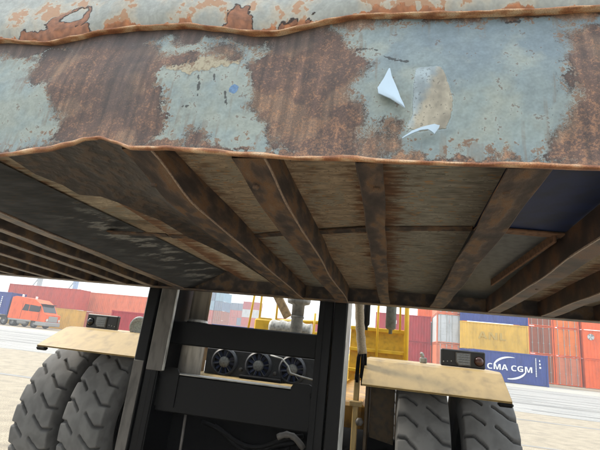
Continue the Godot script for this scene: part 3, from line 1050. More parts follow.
	part("air_cleaner", done(st), worn("white wrap", Color(0.80, 0.80, 0.78), grime(), Vector3(4, 4, 4), 0.7), o, lv)
	st = tool(true)
	lathe(st, [Vector2(0.0, 2.5), Vector2(0.125, 2.5), Vector2(0.125, 2.02), Vector2(0.115, 1.99), Vector2(0.066, 1.975), Vector2(0.064, 1.86), Vector2(0.070, 1.855), Vector2(0.070, 1.84), Vector2(0.062, 1.835), Vector2(0.062, 1.66), Vector2(0.0, 1.66)], 24, Transform3D(Basis(), Vector3(-1.0, 0, -4.55)))
	part("tank_riser", done(st), worn("hazy grey paint", Color(0.62, 0.63, 0.63), grime(), Vector3(3, 3, 3), 0.5), o, lv)
	st = tool()
	span(st, Vector3(-1.66, 1.60, -5.35), Vector3(-1.42, 1.83, -5.15), 0.02)
	span(st, Vector3(-1.62, 1.83, -5.32), Vector3(-1.46, 1.845, -5.18), 0.006)
	part("filter_box", done(st), yellow, o, lv)
	for p in [[-1.712, -1.758, 2.4, 1.45], [-1.618, -1.610, 2.4, 1.45], [-1.407, -1.40, 2.4, 1.45], [-0.93, -0.93, 1.95, 1.45]]:
		st = tool(true)
		tube(st, [Vector3(p[0] + (p[0] - p[1]) * 0.4, p[2], -5.2), Vector3(p[1], p[3], -5.2)], 0.014, 8)
		part("guard_rail", done(st), yellow, o, lv)
	for y in [1.83, 1.70]:
		st = tool(true)
		tube(st, [Vector3(-1.5, y - 0.01, -5.22), Vector3(-0.60, y + 0.03, -5.22)], 0.022, 8)
		part("guard_rail", done(st), yellow, o, lv)
	st = tool()
	bar(st, Vector3(-1.45, 2.2, -5.1), Vector3(-1.235, 1.87, -5.1), 0.10, 0.05, 0.008)
	part("slanted_brace", done(st), worn("tan brace", Color(0.60, 0.50, 0.36), grime(), Vector3(2, 2, 2), 0.6), o, lv)
	# --- yellow step frame on the right
	st = tool()
	span(st, Vector3(-0.50, 1.25, -5.30), Vector3(0.13, 1.82, -5.27), 0.004)
	var step := part("step_panel", done(st), worn("step yellow", Color(0.86, 0.69, 0.20), ntex("faded", 0, 0, 0, []), Vector3(2, 2, 2), 0.5), o, lv)
	for p in [[0.138, 0.026, 1.2, 2.7], [-0.185, 0.013, 1.2, 2.7], [-0.02, 0.010, 1.83, 2.7], [0.06, 0.012, 1.83, 2.7]]:
		st = tool(true)
		tube(st, [Vector3(p[0], p[2], -5.2), Vector3(p[0] - 0.012, p[3], -5.2)], p[1], 10)
		part("step_post", done(st), yellow, step)
	for p in [[1.825, 0.022], [1.59, 0.020], [1.36, 0.02]]:
		st = tool()
		span(st, Vector3(-0.50, p[0] - p[1], -5.262), Vector3(0.13, p[0] + p[1], -5.22), 0.005)
		part("step_tread", done(st), yellow, step)
	st = tool()
	for k in 3:
		box(st, Vector3(-0.02 + k * 0.05, 1.50 - k * 0.02, -5.255), Vector3(0.02, 0.012, 0.012), 0.003)
	part("latch", done(st), dusty, step)
	# two damper cylinders hanging in front of it
	for p in [[-0.285, 0.034, 1.845], [-0.04, 0.052, 1.83]]:
		st = tool(true)
		lathe(st, [Vector2(0.0, 2.6), Vector2(p[1], 2.6), Vector2(p[1], p[2]), Vector2(p[1] * 0.7, p[2] - 0.015), Vector2(0.018, p[2] - 0.02), Vector2(0.018, p[2] - 0.06), Vector2(0.0, p[2] - 0.06)], 18, Transform3D(Basis(), Vector3(p[0], 0, -4.6)))
		part("damper", done(st), worn("damper grey", Color(0.40, 0.43, 0.42) if p[0] > -0.1 else Color(0.16, 0.17, 0.17), grime(), Vector3(3, 3, 3), 0.5) if p[0] > -0.1 else black, o, lv)
	# sleeve of hoses beside the mast
	st = tool(true)
	var sleeve := []
	for i in 16:
		var t := i / 15.0
		sleeve.append(Vector3(-0.295 + 0.055 * t * t, lerpf(2.15, 1.56, t), -3.62))
	tube(st, sleeve, 0.036, 14, 0.09)
	var sl := part("hose_sleeve", done(st), worn("frayed sleeve", Color(0.66, 0.60, 0.51), speck(), Vector3(6, 2, 6), 0.9, 0.0, 0.3), o, lv)
	for k in 5:
		st = tool(true)
		var a := k * 1.3
		tube(st, [Vector3(-0.24 + 0.016 * cos(a), 1.60, -3.62 + 0.016 * sin(a)), Vector3(-0.245 + 0.03 * cos(a), 1.53, -3.62 + 0.03 * sin(a)), Vector3(-0.25 + 0.035 * cos(a), 1.40 - 0.02 * k, -3.66 + 0.03 * sin(a))], 0.012, 8)
		part("hose", done(st), hose, sl)
	# --- mudguards, lamp boxes, axle, wheel-well plates
	for sd in [-1.0, 1.0]:
		var x0: float = xc + sd * 0.905
		var x1: float = xc + sd * 1.925
		var prof := [Vector2(1.350, -3.40), Vector2(1.353, -3.402), Vector2(1.356, -3.406), Vector2(1.516, -3.70), Vector2(1.530, -3.76), Vector2(1.532, -4.55), Vector2(1.50, -4.66), Vector2(1.30, -4.95)]
		st = tool()
		for k in prof.size() - 1:
			var p: Vector2 = prof[k]
			var q: Vector2 = prof[k + 1]
			for off in [0.0, -0.010]:
				quad(st, Vector3(x0, p.x + off, p.y), Vector3(x1, p.x + off, p.y), Vector3(x1, q.x + off, q.y), Vector3(x0, q.x + off, q.y), Vector3((x0 + x1) / 2, 0.9 if off == 0.0 else 3.0, -4.1))
			for x in [x0, x1]:
				quad(st, Vector3(x, p.x, p.y), Vector3(x, p.x - 0.010, p.y), Vector3(x, q.x - 0.010, q.y), Vector3(x, q.x, q.y), Vector3((x0 + x1) / 2, p.x, p.y))
		# folded outer flange
		for k in range(2, 6):
			var p: Vector2 = prof[k]
			var q: Vector2 = prof[k + 1]
			quad(st, Vector3(x1 + sd * 0.001, p.x, p.y), Vector3(x1 + sd * 0.001, p.x - 0.035, p.y), Vector3(x1 + sd * 0.001, q.x - 0.035, q.y), Vector3(x1 + sd * 0.001, q.x, q.y), Vector3((x0 + x1) / 2, p.x, p.y))
		var guard := part("mudguard", done(st), cream, o, lv)
		st = tool()
		box(st, Vector3(x1 - sd * 0.04, 1.328, -3.42), Vector3(0.10, 0.034, 0.05), 0.014)
		part("rubber_stop", done(st), hose, guard)
		st = tool()
		span(st, Vector3(x0 + sd * 0.01, 0.55, -4.75), Vector3(x0 + sd * 0.035, 1.50, -3.78), 0.004)
		part("well_plate", done(st), worn("brown plate", Color(0.30, 0.23, 0.12), grime(), Vector3(2, 2, 2), 0.6), guard)
		st = tool()
		span(st, Vector3(x0 + sd * 0.04, 0.7, -4.10), Vector3(xc + sd * 1.15, 1.49, -4.06), 0.004)
		part("well_back", done(st), worn("dark ochre plate", Color(0.33, 0.25, 0.10), grime(), Vector3(2, 2, 2), 0.6), guard)
		# lamp box
		var bc: float = xc + sd * 1.672
		st = tool()
		span(st, Vector3(bc - 0.17, 1.534, -3.91), Vector3(bc + 0.17, 1.668, -3.86), 0.008)
		var lamp := part("lamp_box", done(st), plain("lamp housing black", Color(0.045, 0.047, 0.05), 0.45), o, lv)
		var lx: float = bc + sd * 0.0 + (0.0 if sd > 0 else 0.0)
		st = tool()
		prism(st, poly([lx - 0.058, 1.648, lx + 0.058, 1.652, lx + 0.058, 1.548, lx - 0.035, 1.545, lx - 0.058, 1.575]), -3.862, -3.848, Transform3D())
		part("headlight_bezel", done(st), dusty, lamp)
		st = tool()
		prism(st, poly([lx - 0.05, 1.64, lx + 0.05, 1.644, lx + 0.05, 1.557, lx - 0.03, 1.554, lx - 0.05, 1.58]), -3.85, -3.845, Transform3D())
		var lens := part("headlight", done(st), worn("lamp lens", Color(0.50, 0.52, 0.53), grime(), Vector3(9, 40, 9), 0.15), lamp)
		for k in 4:
			st = tool()
			box(st, Vector3(lx + 0.005, 1.575 + k * 0.019, -3.843), Vector3(0.085, 0.003, 0.004), 0.001)
			part("lens_rib", done(st), dusty, lamp)
		st = tool(true)
		lathe(st, [Vector2(0.0, 0.02), Vector2(0.02, 0.017), Vector2(0.032, 0.006), Vector2(0.034, 0.0), Vector2(0.040, 0.0), Vector2(0.040, -0.01)], 24, Transform3D(Basis(Vector3.RIGHT, PI / 2), Vector3(bc + sd * 0.122, 1.593, -3.856)))
		part("indicator", done(st), (plain("indicator lens", Color(0.30, 0.20, 0.175), 0.25) if sd > 0 else plain("dark lens", Color(0.10, 0.10, 0.105), 0.2)), lamp)
		for k in 3:
			st = tool()
			box(st, Vector3(bc - sd * (0.09 + 0.03 * k), 1.575 - 0.004 * k, -3.858), Vector3(0.009, 0.009, 0.006), 0.003)
			part("screw", done(st), pale, lamp)
		# bracket beside the mast
		st = tool()
		span(st, Vector3(xc + sd * 0.825, 0.70, -3.80), Vector3(xc + sd * 0.865, 1.40, -3.70), 0.006)
		span(st, Vector3(xc + sd * 0.80, 1.16, -3.72), Vector3(xc + sd * 0.90, 1.20, -3.66), 0.006)
		var br := part("mast_bracket", done(st), cream, o, lv)
		st = tool(true)
		lathe(st, [Vector2(0.0, 0.03), Vector2(0.02, 0.03), Vector2(0.032, 0.012), Vector2(0.032, 0.0)], 6, Transform3D(Basis(Vector3.RIGHT, PI / 2), Vector3(xc + sd * 0.885, 1.05, -3.70)))
		part("bolt", done(st), dusty, br)
	# round work lamp on the left guard, small pale bracket on the right one
	st = tool(true)
	lathe(st, [Vector2(0.05, 0.022), Vector2(0.075, 0.03), Vector2(0.092, 0.026), Vector2(0.10, 0.01), Vector2(0.095, -0.05), Vector2(0.06, -0.09), Vector2(0.0, -0.10)], 30, Transform3D(Basis(Vector3.RIGHT, PI / 2), Vector3(-2.45, 1.59, -3.97)))
	var wl := part("work_lamp", done(st), worn("weathered alloy", Color(0.60, 0.61, 0.60), grime(), Vector3(6, 6, 6), 0.5), o, lv)
	st = tool()
	lathe(st, [Vector2(0.0, 0.02), Vector2(0.05, 0.021)], 24, Transform3D(Basis(Vector3.RIGHT, PI / 2), Vector3(-2.45, 1.59, -3.97)))
	part("lamp_lens", done(st), worn("dull lens", Color(0.55, 0.58, 0.55), grime(), Vector3(9, 9, 9), 0.2), wl)
	st = tool()
	span(st, Vector3(0.215, 1.533, -3.96), Vector3(0.275, 1.58, -3.93), 0.008)
	box(st, Vector3(0.235, 1.60, -3.945), Vector3(0.03, 0.05, 0.03), 0.012, Basis(Vector3(0, 0, 1), 0.5))
	part("guard_bracket", done(st), pale, o, lv)
	# axle and chassis
	st = tool(true)
	lathe(st, [Vector2(0.0, -2.0), Vector2(0.16, -2.0), Vector2(0.19, -1.2), Vector2(0.24, -0.9), Vector2(0.24, 0.9), Vector2(0.19, 1.2), Vector2(0.16, 2.0), Vector2(0.0, 2.0)], 24, Transform3D(Basis(Vector3(0, 0, 1), -PI / 2), Vector3(xc, 0.68, -4.16)))
	part("drive_axle", done(st), deep, o, lv)
	st = tool()
	span(st, Vector3(-2.0, 0.55, -9.2), Vector3(-0.25, 1.09, -4.5), 0.03)
	part("chassis", done(st), worn("chassis yellow", Color(0.72, 0.52, 0.13), grime(), Vector3(1, 1, 1), 0.5), o, lv)
	st = tool()
	span(st, Vector3(-1.95, 1.095, -9.3), Vector3(-0.62, 1.47, -5.5), 0.05)
	part("engine_hood", done(st), yellow, o, lv)
	st = tool()
	span(st, Vector3(-2.3, 0.45, -9.9), Vector3(0.05, 1.45, -9.35), 0.12)
	part("counterweight", done(st), yellow, o, lv)
	# --- wheels
	var tm := tyre_mesh(0.72, 0.385)
	var rim_st := tool(true)
	lathe(rim_st, [Vector2(0.0, 0.02), Vector2(0.16, 0.02), Vector2(0.18, 0.06), Vector2(0.30, 0.08), Vector2(0.36, 0.12), Vector2(0.42, 0.15), Vector2(0.43, 0.16), Vector2(0.43, -0.16), Vector2(0.36, -0.13), Vector2(0.20, -0.02), Vector2(0.0, -0.02)], 36, Transform3D(Basis(Vector3(0, 0, 1), -PI / 2), Vector3()))
	var rim_mesh := done(rim_st).commit()
	var turn := 0
	for off in [-1.84, -1.365, 1.36, 1.83]:
		turn += 1
		var spin := Basis(Vector3.RIGHT, turn * 0.37)
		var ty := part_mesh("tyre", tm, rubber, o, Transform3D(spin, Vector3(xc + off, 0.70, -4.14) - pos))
		part_mesh("rim", rim_mesh, deep, ty)
	for off in [-1.5, 1.5]:
		var ty := part_mesh("rear_tyre", tm, rubber, o, Transform3D(Basis(), Vector3(xc + off * 0.75, 0.66, -8.4) - pos))
		part_mesh("rim", rim_mesh, deep, ty)


# ---------------------------------------------------------------- containers in the yard
func yard_container(label: String, group: String, x0: float, y0: float, z0: float, length: float, high: float, m: Material, end_on := false, trim: Material = null) -> Node3D:
	# x0: its left edge, z0: the face turned to the photographer
	var w := 2.438
	var o := thing("yard_container", label, "container", Vector3(x0, y0, z0), 0.0, group)
	var st := tool()
	var fx := w if end_on else length
	var dz := length if end_on else w
	var fm: Material = trim if trim != null else m
	# frame: posts, rails, corner castings
	for x in [0.0, fx - 0.13]:
		for z in [0.0, -dz + 0.13]:
			span(st, Vector3(x, 0.02, z - 0.13), Vector3(x + 0.13, high - 0.02, z), 0.01)
			for y in [0.0, high - 0.118]:
				box(st, Vector3(x + 0.065, y + 0.059, z - 0.065), Vector3(0.16, 0.118, 0.16), 0.01)
	for y in [0.04, high - 0.12]:
		span(st, Vector3(0.131, y, -0.11), Vector3(fx - 0.131, y + 0.10, -0.012), 0.008)
		span(st, Vector3(0.131, y, -dz + 0.012), Vector3(fx - 0.131, y + 0.10, -dz + 0.11), 0.008)
		span(st, Vector3(0.012, y, -dz + 0.131), Vector3(0.11, y + 0.10, -0.131), 0.008)
		span(st, Vector3(fx - 0.11, y, -dz + 0.131), Vector3(fx - 0.012, y + 0.10, -0.131), 0.008)
	part("frame", done(st), fm, o)
	st = tool()
	span(st, Vector3(0.05, high - 0.05, -dz + 0.05), Vector3(fx - 0.05, high - 0.03, -0.05))
	part("roof", done(st), m, o)
	if end_on:
		for k in 2:
			st = tool()
			var a := 0.14 + k * 1.085
			span(st, Vector3(a, 0.15, -0.10), Vector3(a + 1.07, high - 0.13, -0.05), 0.012)
			for y in [0.30, 0.85, 1.40, 1.95]:
				span(st, Vector3(a + 0.05, y, -0.05), Vector3(a + 1.02, y + 0.30, -0.035), 0.01)
			var door := part("door", done(st), m, o)
			for rx in [0.22, 0.80]:
				st = tool()
				span(st, Vector3(a + rx, 0.10, -0.022), Vector3(a + rx + 0.045, high - 0.08, 0.015), 0.008)
				for y in [0.16, 1.15, high - 0.2]:
					box(st, Vector3(a + rx + 0.02, y, -0.012), Vector3(0.14, 0.07, 0.05), 0.01)
				part("lock_rod", done(st), mats["galvanised"], door)
		for sx in [0.03, fx - 0.03]:
			st = tool()
			corrugate(st, Vector3.ZERO, dz - 0.26, high - 0.3, 0.30, 0.036)
			part("side_wall", done(st), m, o, Transform3D(Basis(Vector3.UP, PI / 2 if sx > 1 else -PI / 2), Vector3(sx, 0.15, -0.13 if sx > 1 else -dz + 0.13)))
	else:
		st = tool()
		corrugate(st, Vector3(0.131, 0.14, -0.045), fx - 0.262, high - 0.26, 0.30, 0.036)
		part("side_wall", done(st), m, o)
		for sx in [0.03, fx - 0.03]:
			st = tool()
			corrugate(st, Vector3.ZERO, dz - 0.26, high - 0.28, 0.25, 0.03)
			part("end_wall", done(st), m, o, Transform3D(Basis(Vector3.UP, PI / 2 if sx > 1 else -PI / 2), Vector3(sx, 0.14, -0.13 if sx > 1 else -dz + 0.13)))
	return o

func lettering(o: Node3D, text: String, at: Vector3, high: float, c: Material, widen := 1.0, turn := 0.0, weight := 700) -> void:
	var f := SystemFont.new()
	f.font_names = PackedStringArray(["Droid Sans"])
	f.font_weight = weight
	var t := TextMesh.new()
	t.text = text
	t.font = f
	t.font_size = 64
	t.pixel_size = high / 64.0 * 1.38
	t.depth = 0.008
	part_mesh("lettering", t, c, o, Transform3D(Basis(Vector3(0, 0, 1), turn) * Basis.from_scale(Vector3(widen, 1, 1)), at))

func mark(o: Node3D, a: Vector3, b: Vector3, m: Material) -> void:
	var st := tool()
	span(st, a, b)
	part("marking", done(st), m, o)

func crescent(o: Node3D, c: Vector3, rx: float, ry: float, a0: float, a1: float, thick: float, m: Material) -> void:
	var st := tool()
	var n := 24
	for i in n:
		var pts := []
		for e in [[i, 0], [i + 1, 0], [i + 1, 1], [i, 1]]:
			var t := float(e[0]) / n
			var a := lerpf(a0, a1, t)
			var k: float = 1.0 - e[1] * thick * (0.15 + 0.85 * sin(PI * minf(t * 0.85 + 0.12, 1.0)))
			pts.append(c + Vector3(cos(a) * rx * k, sin(a) * ry * k, 0))
		quad(st, pts[0], pts[1], pts[2], pts[3], c - Vector3(0, 0, 5))
	part("logo_arc", done(st), m, o)

func yard() -> void:
	plain("galvanised", Color(0.62, 0.62, 0.60), 0.5)
	var white := plain("container white", Color(0.85, 0.86, 0.86), 0.55)
	var red := paint("red", Color(0.74, 0.24, 0.15))
	var orange_red := paint("orange red", Color(0.86, 0.42, 0.25))
	var crimson := paint("crimson", Color(0.66, 0.13, 0.17))
	var yellow := paint("yellow", Color(0.86, 0.68, 0.24))
	var blue := paint("blue", Color(0.12, 0.23, 0.52))
	var orange := paint("orange", Color(0.93, 0.37, 0.03))
	var teal := paint("teal", Color(0.20, 0.44, 0.42))
	var pinkish := paint("faded pink", Color(0.82, 0.46, 0.32))
	var brown := paint("brown", Color(0.60, 0.29, 0.15))
	var amber := paint("amber", Color(0.92, 0.46, 0.09))
	var ice := paint("ice blue", Color(0.50, 0.64, 0.72))
	var steel_blue := paint("steel blue", Color(0.38, 0.46, 0.56))
	var pale_red := paint("washed red", Color(0.72, 0.34, 0.30))
	var chalk := paint("chalk", Color(0.74, 0.75, 0.75))
	# left: red on yellow behind the truck, the orange-red pair, the dark red one
	yard_container("plain yellow long container on the ground under the red one beside the orange truck", "", -56.5, 0, -54.8, 12.19, 2.9, yellow)
	yard_container("red long container stacked on the yellow one above the orange truck", "", -56.5, 2.9, -54.8, 12.19, 2.9, red)
	yard_container("orange-red long container at the bottom of the stack right of the red one", "", -45.9, 0, -58.6, 12.19, 2.9, orange_red)
	yard_container("orange-red long container on top of the stack right of the red one", "", -45.9, 2.9, -58.6, 12.19, 2.9, orange_red)
	var tex := yard_container("dark crimson container with white upright lettering behind the left mudguard", "", -21.75, 0, -31.0, 6.06, 2.59, crimson)
	lettering(tex, "TEX", Vector3(0.47, 1.20, 0.004), 0.5, white, 1.35, PI / 2)
	# middle, through the mast: stacks by the far quay
	var pal := [[pale_red, pale_red], [pale_red, brown], [red, brown], [ice, steel_blue], [steel_blue, ice]]
	var words := ["bottom", "second from the bottom", "third from the bottom", "fourth from the bottom", "topmost"]
	for k in 2:
		for t in 5:
			yard_container("%s container end, %s in the %s column beside the left mast" % [[["washed red", "washed red"], ["washed red", "brown"], ["red", "brown"], ["pale blue", "blue-grey"], ["blue-grey", "pale blue"]][t][k], words[t], ["left", "right"][k]], "container ends seen through the mast", -51.75 + k * 2.6, t * 2.59, -115.0, 6.06, 2.59, pal[t][k], true)
	var pal2 := [pale_red, red, pale_red, red, steel_blue]
	for k in 3:
		for t in 5:
			yard_container("far %s container end, %s in the middle stack's %s column" % [["washed red", "red", "washed red", "red", "steel blue"][(t + k) % 5 if t < 3 else t], words[t], ["left", "centre", "right"][k]], "container ends seen through the mast", -59.9 + k * 2.5, t * 2.59, -150.0, 6.06, 2.59, pal2[(t + k) % 5 if t < 3 else t], true)
	for t in 5:
		yard_container("%s container seen side-on, %s in the stack behind the yellow guard rails" % [["red", "red", "red", "white", "crimson"][t], words[t]], "side-on containers behind the guard rails", -49.7, t * 2.59, -140.0, 6.06, 2.59, [red, pale_red, red, chalk, crimson][t])
	var bl := yard_container("blue container on the ground seen just over the upper crossbeam", "", -19.2, 0, -45.0, 6.06, 2.59, blue)
	var plate := tool()
	span(plate, Vector3(1.9, 1.1, 0.002), Vector3(3.0, 2.2, 0.02))
	part("white_panel", done(plate), white, bl)
	for t in 2:
		yard_container("crimson long container, %s of the low pair behind the white air cleaner" % ["lower", "upper"][t], "", -19.4, t * 2.59, -72.0, 12.19, 2.59, [red, crimson][t])
	# right of the mast: crimson pair, orange and teal behind, pale end-on stack
	for t in 2:
		var cr := yard_container("crimson container, %s of the pair behind the yellow step frame" % ["lower", "upper"][t], "", -2.15, t * 2.9, -51.2, 6.06, 2.9, crimson)
		if t == 1:
			plate = tool()
			span(plate, Vector3(1.55, 1.75, 0.002), Vector3(2.35, 2.15, 0.012))
			span(plate, Vector3(1.55, 1.25, 0.002), Vector3(2.15, 1.6, 0.012))
			part("white_panel", done(plate), white, cr)
	for t in 3:
		yard_container("%s container, %s of the stack behind the crimson pair" % [["orange", "teal", "orange"][t], ["bottom", "middle", "top"][t]], "", 2.95, t * 2.9, -60.0, 6.06, 2.9, [orange, teal, orange][t])
	for t in 3:
		yard_container("faded pink container end, %s of the column left of the yellow container" % ["bottom", "middle", "top"][t], "", 4.05, t * 2.9, -46.0, 6.06, 2.9, [pinkish, chalk, pinkish][t], true, pinkish)
	# right: the blue lettered container, the yellow one behind and above, blue on top of that
	var cma := yard_container("blue container with white CMA CGM lettering on the ground behind the right lamp box", "", 6.92, 0, -42.7, 6.06, 2.59, blue)
	lettering(cma, "CMA CGM", Vector3(2.98, 1.25, 0.006), 0.47, white, 1.22)
	crescent(cma, Vector3(3.0, 1.25, 0.006), 1.35, 0.95, PI * 0.93, PI * 0.40, 0.16, white)
	crescent(cma, Vector3(3.0, 1.25, 0.006), 1.35, 0.95, -PI * 0.55, -PI * 0.05, 0.16, white)
	mark(cma, Vector3(1.2, 0.62, 0.002), Vector3(2.2, 0.72, 0.010), white)
	for k in 12:
		mark(cma, Vector3(5.06, 0.75 + k * 0.13, 0.002), Vector3(5.14, 0.84 + k * 0.13, 0.010), white)
	for k in 3:
		mark(cma, Vector3(5.36, 1.45 + k * 0.28, 0.002), Vector3(5.5 - k * 0.03, 1.6 + k * 0.28, 0.010), white)
	yard_container("blue container on the ground behind the lettered blue one and under the yellow one", "", 6.2, 0, -45.4, 6.06, 2.59, blue)
	var anl := yard_container("yellow container with faint grey ANL lettering above the blue lettered one", "", 6.2, 2.59, -45.4, 6.06, 2.59, yellow)
	lettering(anl, "ANL", Vector3(2.85, 1.38, 0.006), 0.66, plain("faded grey lettering", Color(0.70, 0.58, 0.28), 0.6), 1.4)
	yard_container("blue container on top of the yellow one under the raised container's edge", "", 6.2, 5.18, -45.4, 6.06, 2.59, blue)
	for k in 2:
		for t in 3:
			yard_container("%s container end, %s of the %s column beside the orange containers" % [[["brown", "faded pink"], ["brown", "amber"], ["brown", "amber"]][t][k], ["bottom", "middle", "top"][t], ["left-hand", "right-hand"][k]], "container ends beside the orange sides", 14.0 + k * 2.5, t * 2.9, -52.0, 6.06, 2.9, [[brown, pinkish], [brown, amber], [brown, amber]][t][k], true, orange)
	for t in 3:
		var og := yard_container("bright orange container seen side-on at the right edge, %s of its stack" % ["bottom", "middle", "top"][t], "", 19.1, t * 2.9, -51.6, 12.19, 2.9, orange)
		if t == 1:
			plate = tool(true)
			lathe(plate, [Vector2(0.0, 0.0), Vector2(0.32, 0.0)], 24, Transform3D(Basis(Vector3.RIGHT, PI / 2), Vector3(0.75, 2.2, 0.012)))
			part("round_emblem", done(plate), chalk, og)

func truck() -> void:
	# tractor driving to the right with a blue container on its trailer
	var at := Vector3(-48.9, 0, -48.0)
	var o := thing("truck", "orange tractor truck with dark windows towing a blue container, left edge", "truck", at)
	var orange := paint("truck orange", Color(0.92, 0.37, 0.10))
	var grey := plain("truck bumper grey", Color(0.55, 0.55, 0.54), 0.5)
	var dark := plain("truck chassis black", Color(0.06, 0.06, 0.06), 0.6)
	var glass := plain("truck glass", Color(0.10, 0.12, 0.14), 0.1)
	var st := tool()
	prism(st, poly([0.4, 0.95, 6.1, 0.85, 6.15, 1.75, 5.6, 1.95, 4.9, 3.0, 3.9, 3.55, 1.0, 3.75, 0.45, 3.6]), -2.45, 0.0, Transform3D())
	var cab := part("cab", done(st), orange, o)
	st = tool()
	prism(st, poly([2.35, 2.05, 3.3, 2.02, 3.3, 2.82, 2.6, 2.85]), 0.0, 0.02, Transform3D())
	prism(st, poly([3.4, 2.02, 4.95, 1.98, 4.72, 2.72, 3.4, 2.82]), 0.0, 0.02, Transform3D())
	part("side_window", done(st), glass, cab)
	st = tool()
	quad(st, Vector3(5.57, 2.03, -0.15), Vector3(5.57, 2.03, -2.3), Vector3(4.96, 2.96, -2.3), Vector3(4.96, 2.96, -0.15), Vector3(3, 1, -1.2))
	part("windscreen", done(st), glass, cab)
	st = tool()
	span(st, Vector3(4.72, 2.98, -2.4), Vector3(5.25, 3.08, -0.05), 0.03)
	part("sun_visor", done(st), dark, cab)
	for x in [2.28, 5.0]:
		st = tool()
		span(st, Vector3(x, 1.0, 0.0), Vector3(x + 0.035, 2.9 if x < 3 else 1.95, 0.012))
		part("door_seam", done(st), dark, cab)
	st = tool()
	span(st, Vector3(5.05, 2.05, 0.1), Vector3(5.2, 2.75, 0.35), 0.04)
	part("wing_mirror", done(st), dark, cab)
	st = tool()
	span(st, Vector3(0.5, 0.72, -0.1), Vector3(4.0, 0.93, 0.02), 0.03)
	part("side_skirt", done(st), grey, cab)
	for x in [1.5, 3.6]:
		st = tool()
		span(st, Vector3(x, 3.7 - (x - 1.0) * 0.065, -0.5), Vector3(x + 0.25, 4.05 - (x - 1.0) * 0.065, -0.3), 0.03)
		part("roof_lamp", done(st), plain("roof lamp white", Color(0.8, 0.8, 0.78), 0.4), cab)
	st = tool()
	span(st, Vector3(4.7, 0.35, -2.5), Vector3(6.35, 0.86, 0.05), 0.08)
	part("bumper", done(st), grey, o)
	st = tool()
	span(st, Vector3(6.13, 0.9, -2.0), Vector3(6.19, 1.6, -0.45), 0.02)
	part("grille", done(st), grey, o)
	for z in [-2.2, -0.15]:
		st = tool()
		span(st, Vector3(6.2, 0.95, z - 0.18), Vector3(6.28, 1.25, z + 0.12), 0.04)
		part("headlight", done(st), plain("truck lamp", Color(0.75, 0.75, 0.72), 0.2), o)
	st = tool()
	span(st, Vector3(-11.5, 0.85, -1.8), Vector3(5.0, 1.1, -0.7), 0.03)
	span(st, Vector3(-11.7, 1.1, -2.4), Vector3(0.2, 1.24, -0.05), 0.03)
	part("chassis", done(st), dark, o)
	st = tool(true)
	lathe(st, [Vector2(0.0, 0.0), Vector2(0.30, 0.0), Vector2(0.30, 1.3), Vector2(0.0, 1.3)], 18, Transform3D(Basis(Vector3(0, 0, 1), -PI / 2), Vector3(1.9, 0.62, -0.35)))
	part("fuel_tank", done(st), grey, o)
	for x in [4.35, 1.1, -0.3, -8.6, -9.9, -11.2]:
		for z in [-0.32, -2.3]:
			st = tool(true)
			lathe(st, [Vector2(0.28, -0.15), Vector2(0.47, -0.15), Vector2(0.52, -0.10), Vector2(0.52, 0.10), Vector2(0.47, 0.15), Vector2(0.28, 0.15)], 24, Transform3D(Basis(Vector3.RIGHT, PI / 2), Vector3(x, 0.52, z)))
			var wh := part("wheel", done(st), dark, o)
			st = tool(true)
			lathe(st, [Vector2(0.0, 0.06), Vector2(0.1, 0.08), Vector2(0.2, 0.05), Vector2(0.29, 0.1), Vector2(0.29, -0.12), Vector2(0.0, -0.1)], 20, Transform3D(Basis(Vector3.RIGHT, PI / 2), Vector3(x, 0.52, z)))
			part("rim", done(st), grey, wh)
	var box40 := yard_container("blue long container riding on the orange truck's trailer, cut by the left edge", "", at.x - 12.1, 1.245, -48.05, 12.19, 2.9, paint("blue", Color.BLUE))
	for k in 7:
		mark(box40, Vector3(10.8, 0.7 + k * 0.24, 0.002), Vector3(10.95, 0.86 + k * 0.24, 0.012), plain("container white", Color.WHITE))

func gantry_crane(label: String, at: Vector3, gap: float) -> void:
	var o := thing("gantry_crane", label, "crane", at)
	var blue := worn("crane blue", Color(0.36, 0.50, 0.68), grime(), Vector3(0.1, 0.1, 0.1), 0.6)
	var grey := worn("crane grey", Color(0.50, 0.53, 0.55), grime(), Vector3(0.1, 0.1, 0.1), 0.6)
	for k in 2:
		var st := tool()
		bar(st, Vector3(k * gap, 0, 0), Vector3(k * (gap - 0.3), 30, 0), 1.5, 1.5, 0.15)
		box(st, Vector3(k * gap, 0.7, 0), Vector3(6.0, 1.4, 2.2), 0.2)
		var leg := part("leg", done(st), blue if k == 1 else grey, o)
		st = tool()
		bar(st, Vector3(k * gap - 0.9, 16.2, 0), Vector3(k * gap - 4.2, 11.0, 0), 0.45, 0.45, 0.05)
		part("brace", done(st), grey, leg)
	var st2 := tool()
	span(st2, Vector3(-3, 28.5, -1.2), Vector3(gap + 3, 31, 1.2), 0.15)
	part("girder", done(st2), blue, o)
	st2 = tool()
	span(st2, Vector3(gap * 0.4, 26.0, -1.6), Vector3(gap * 0.55, 28.4, 1.6), 0.15)
	part("trolley_cab", done(st2), grey, o)


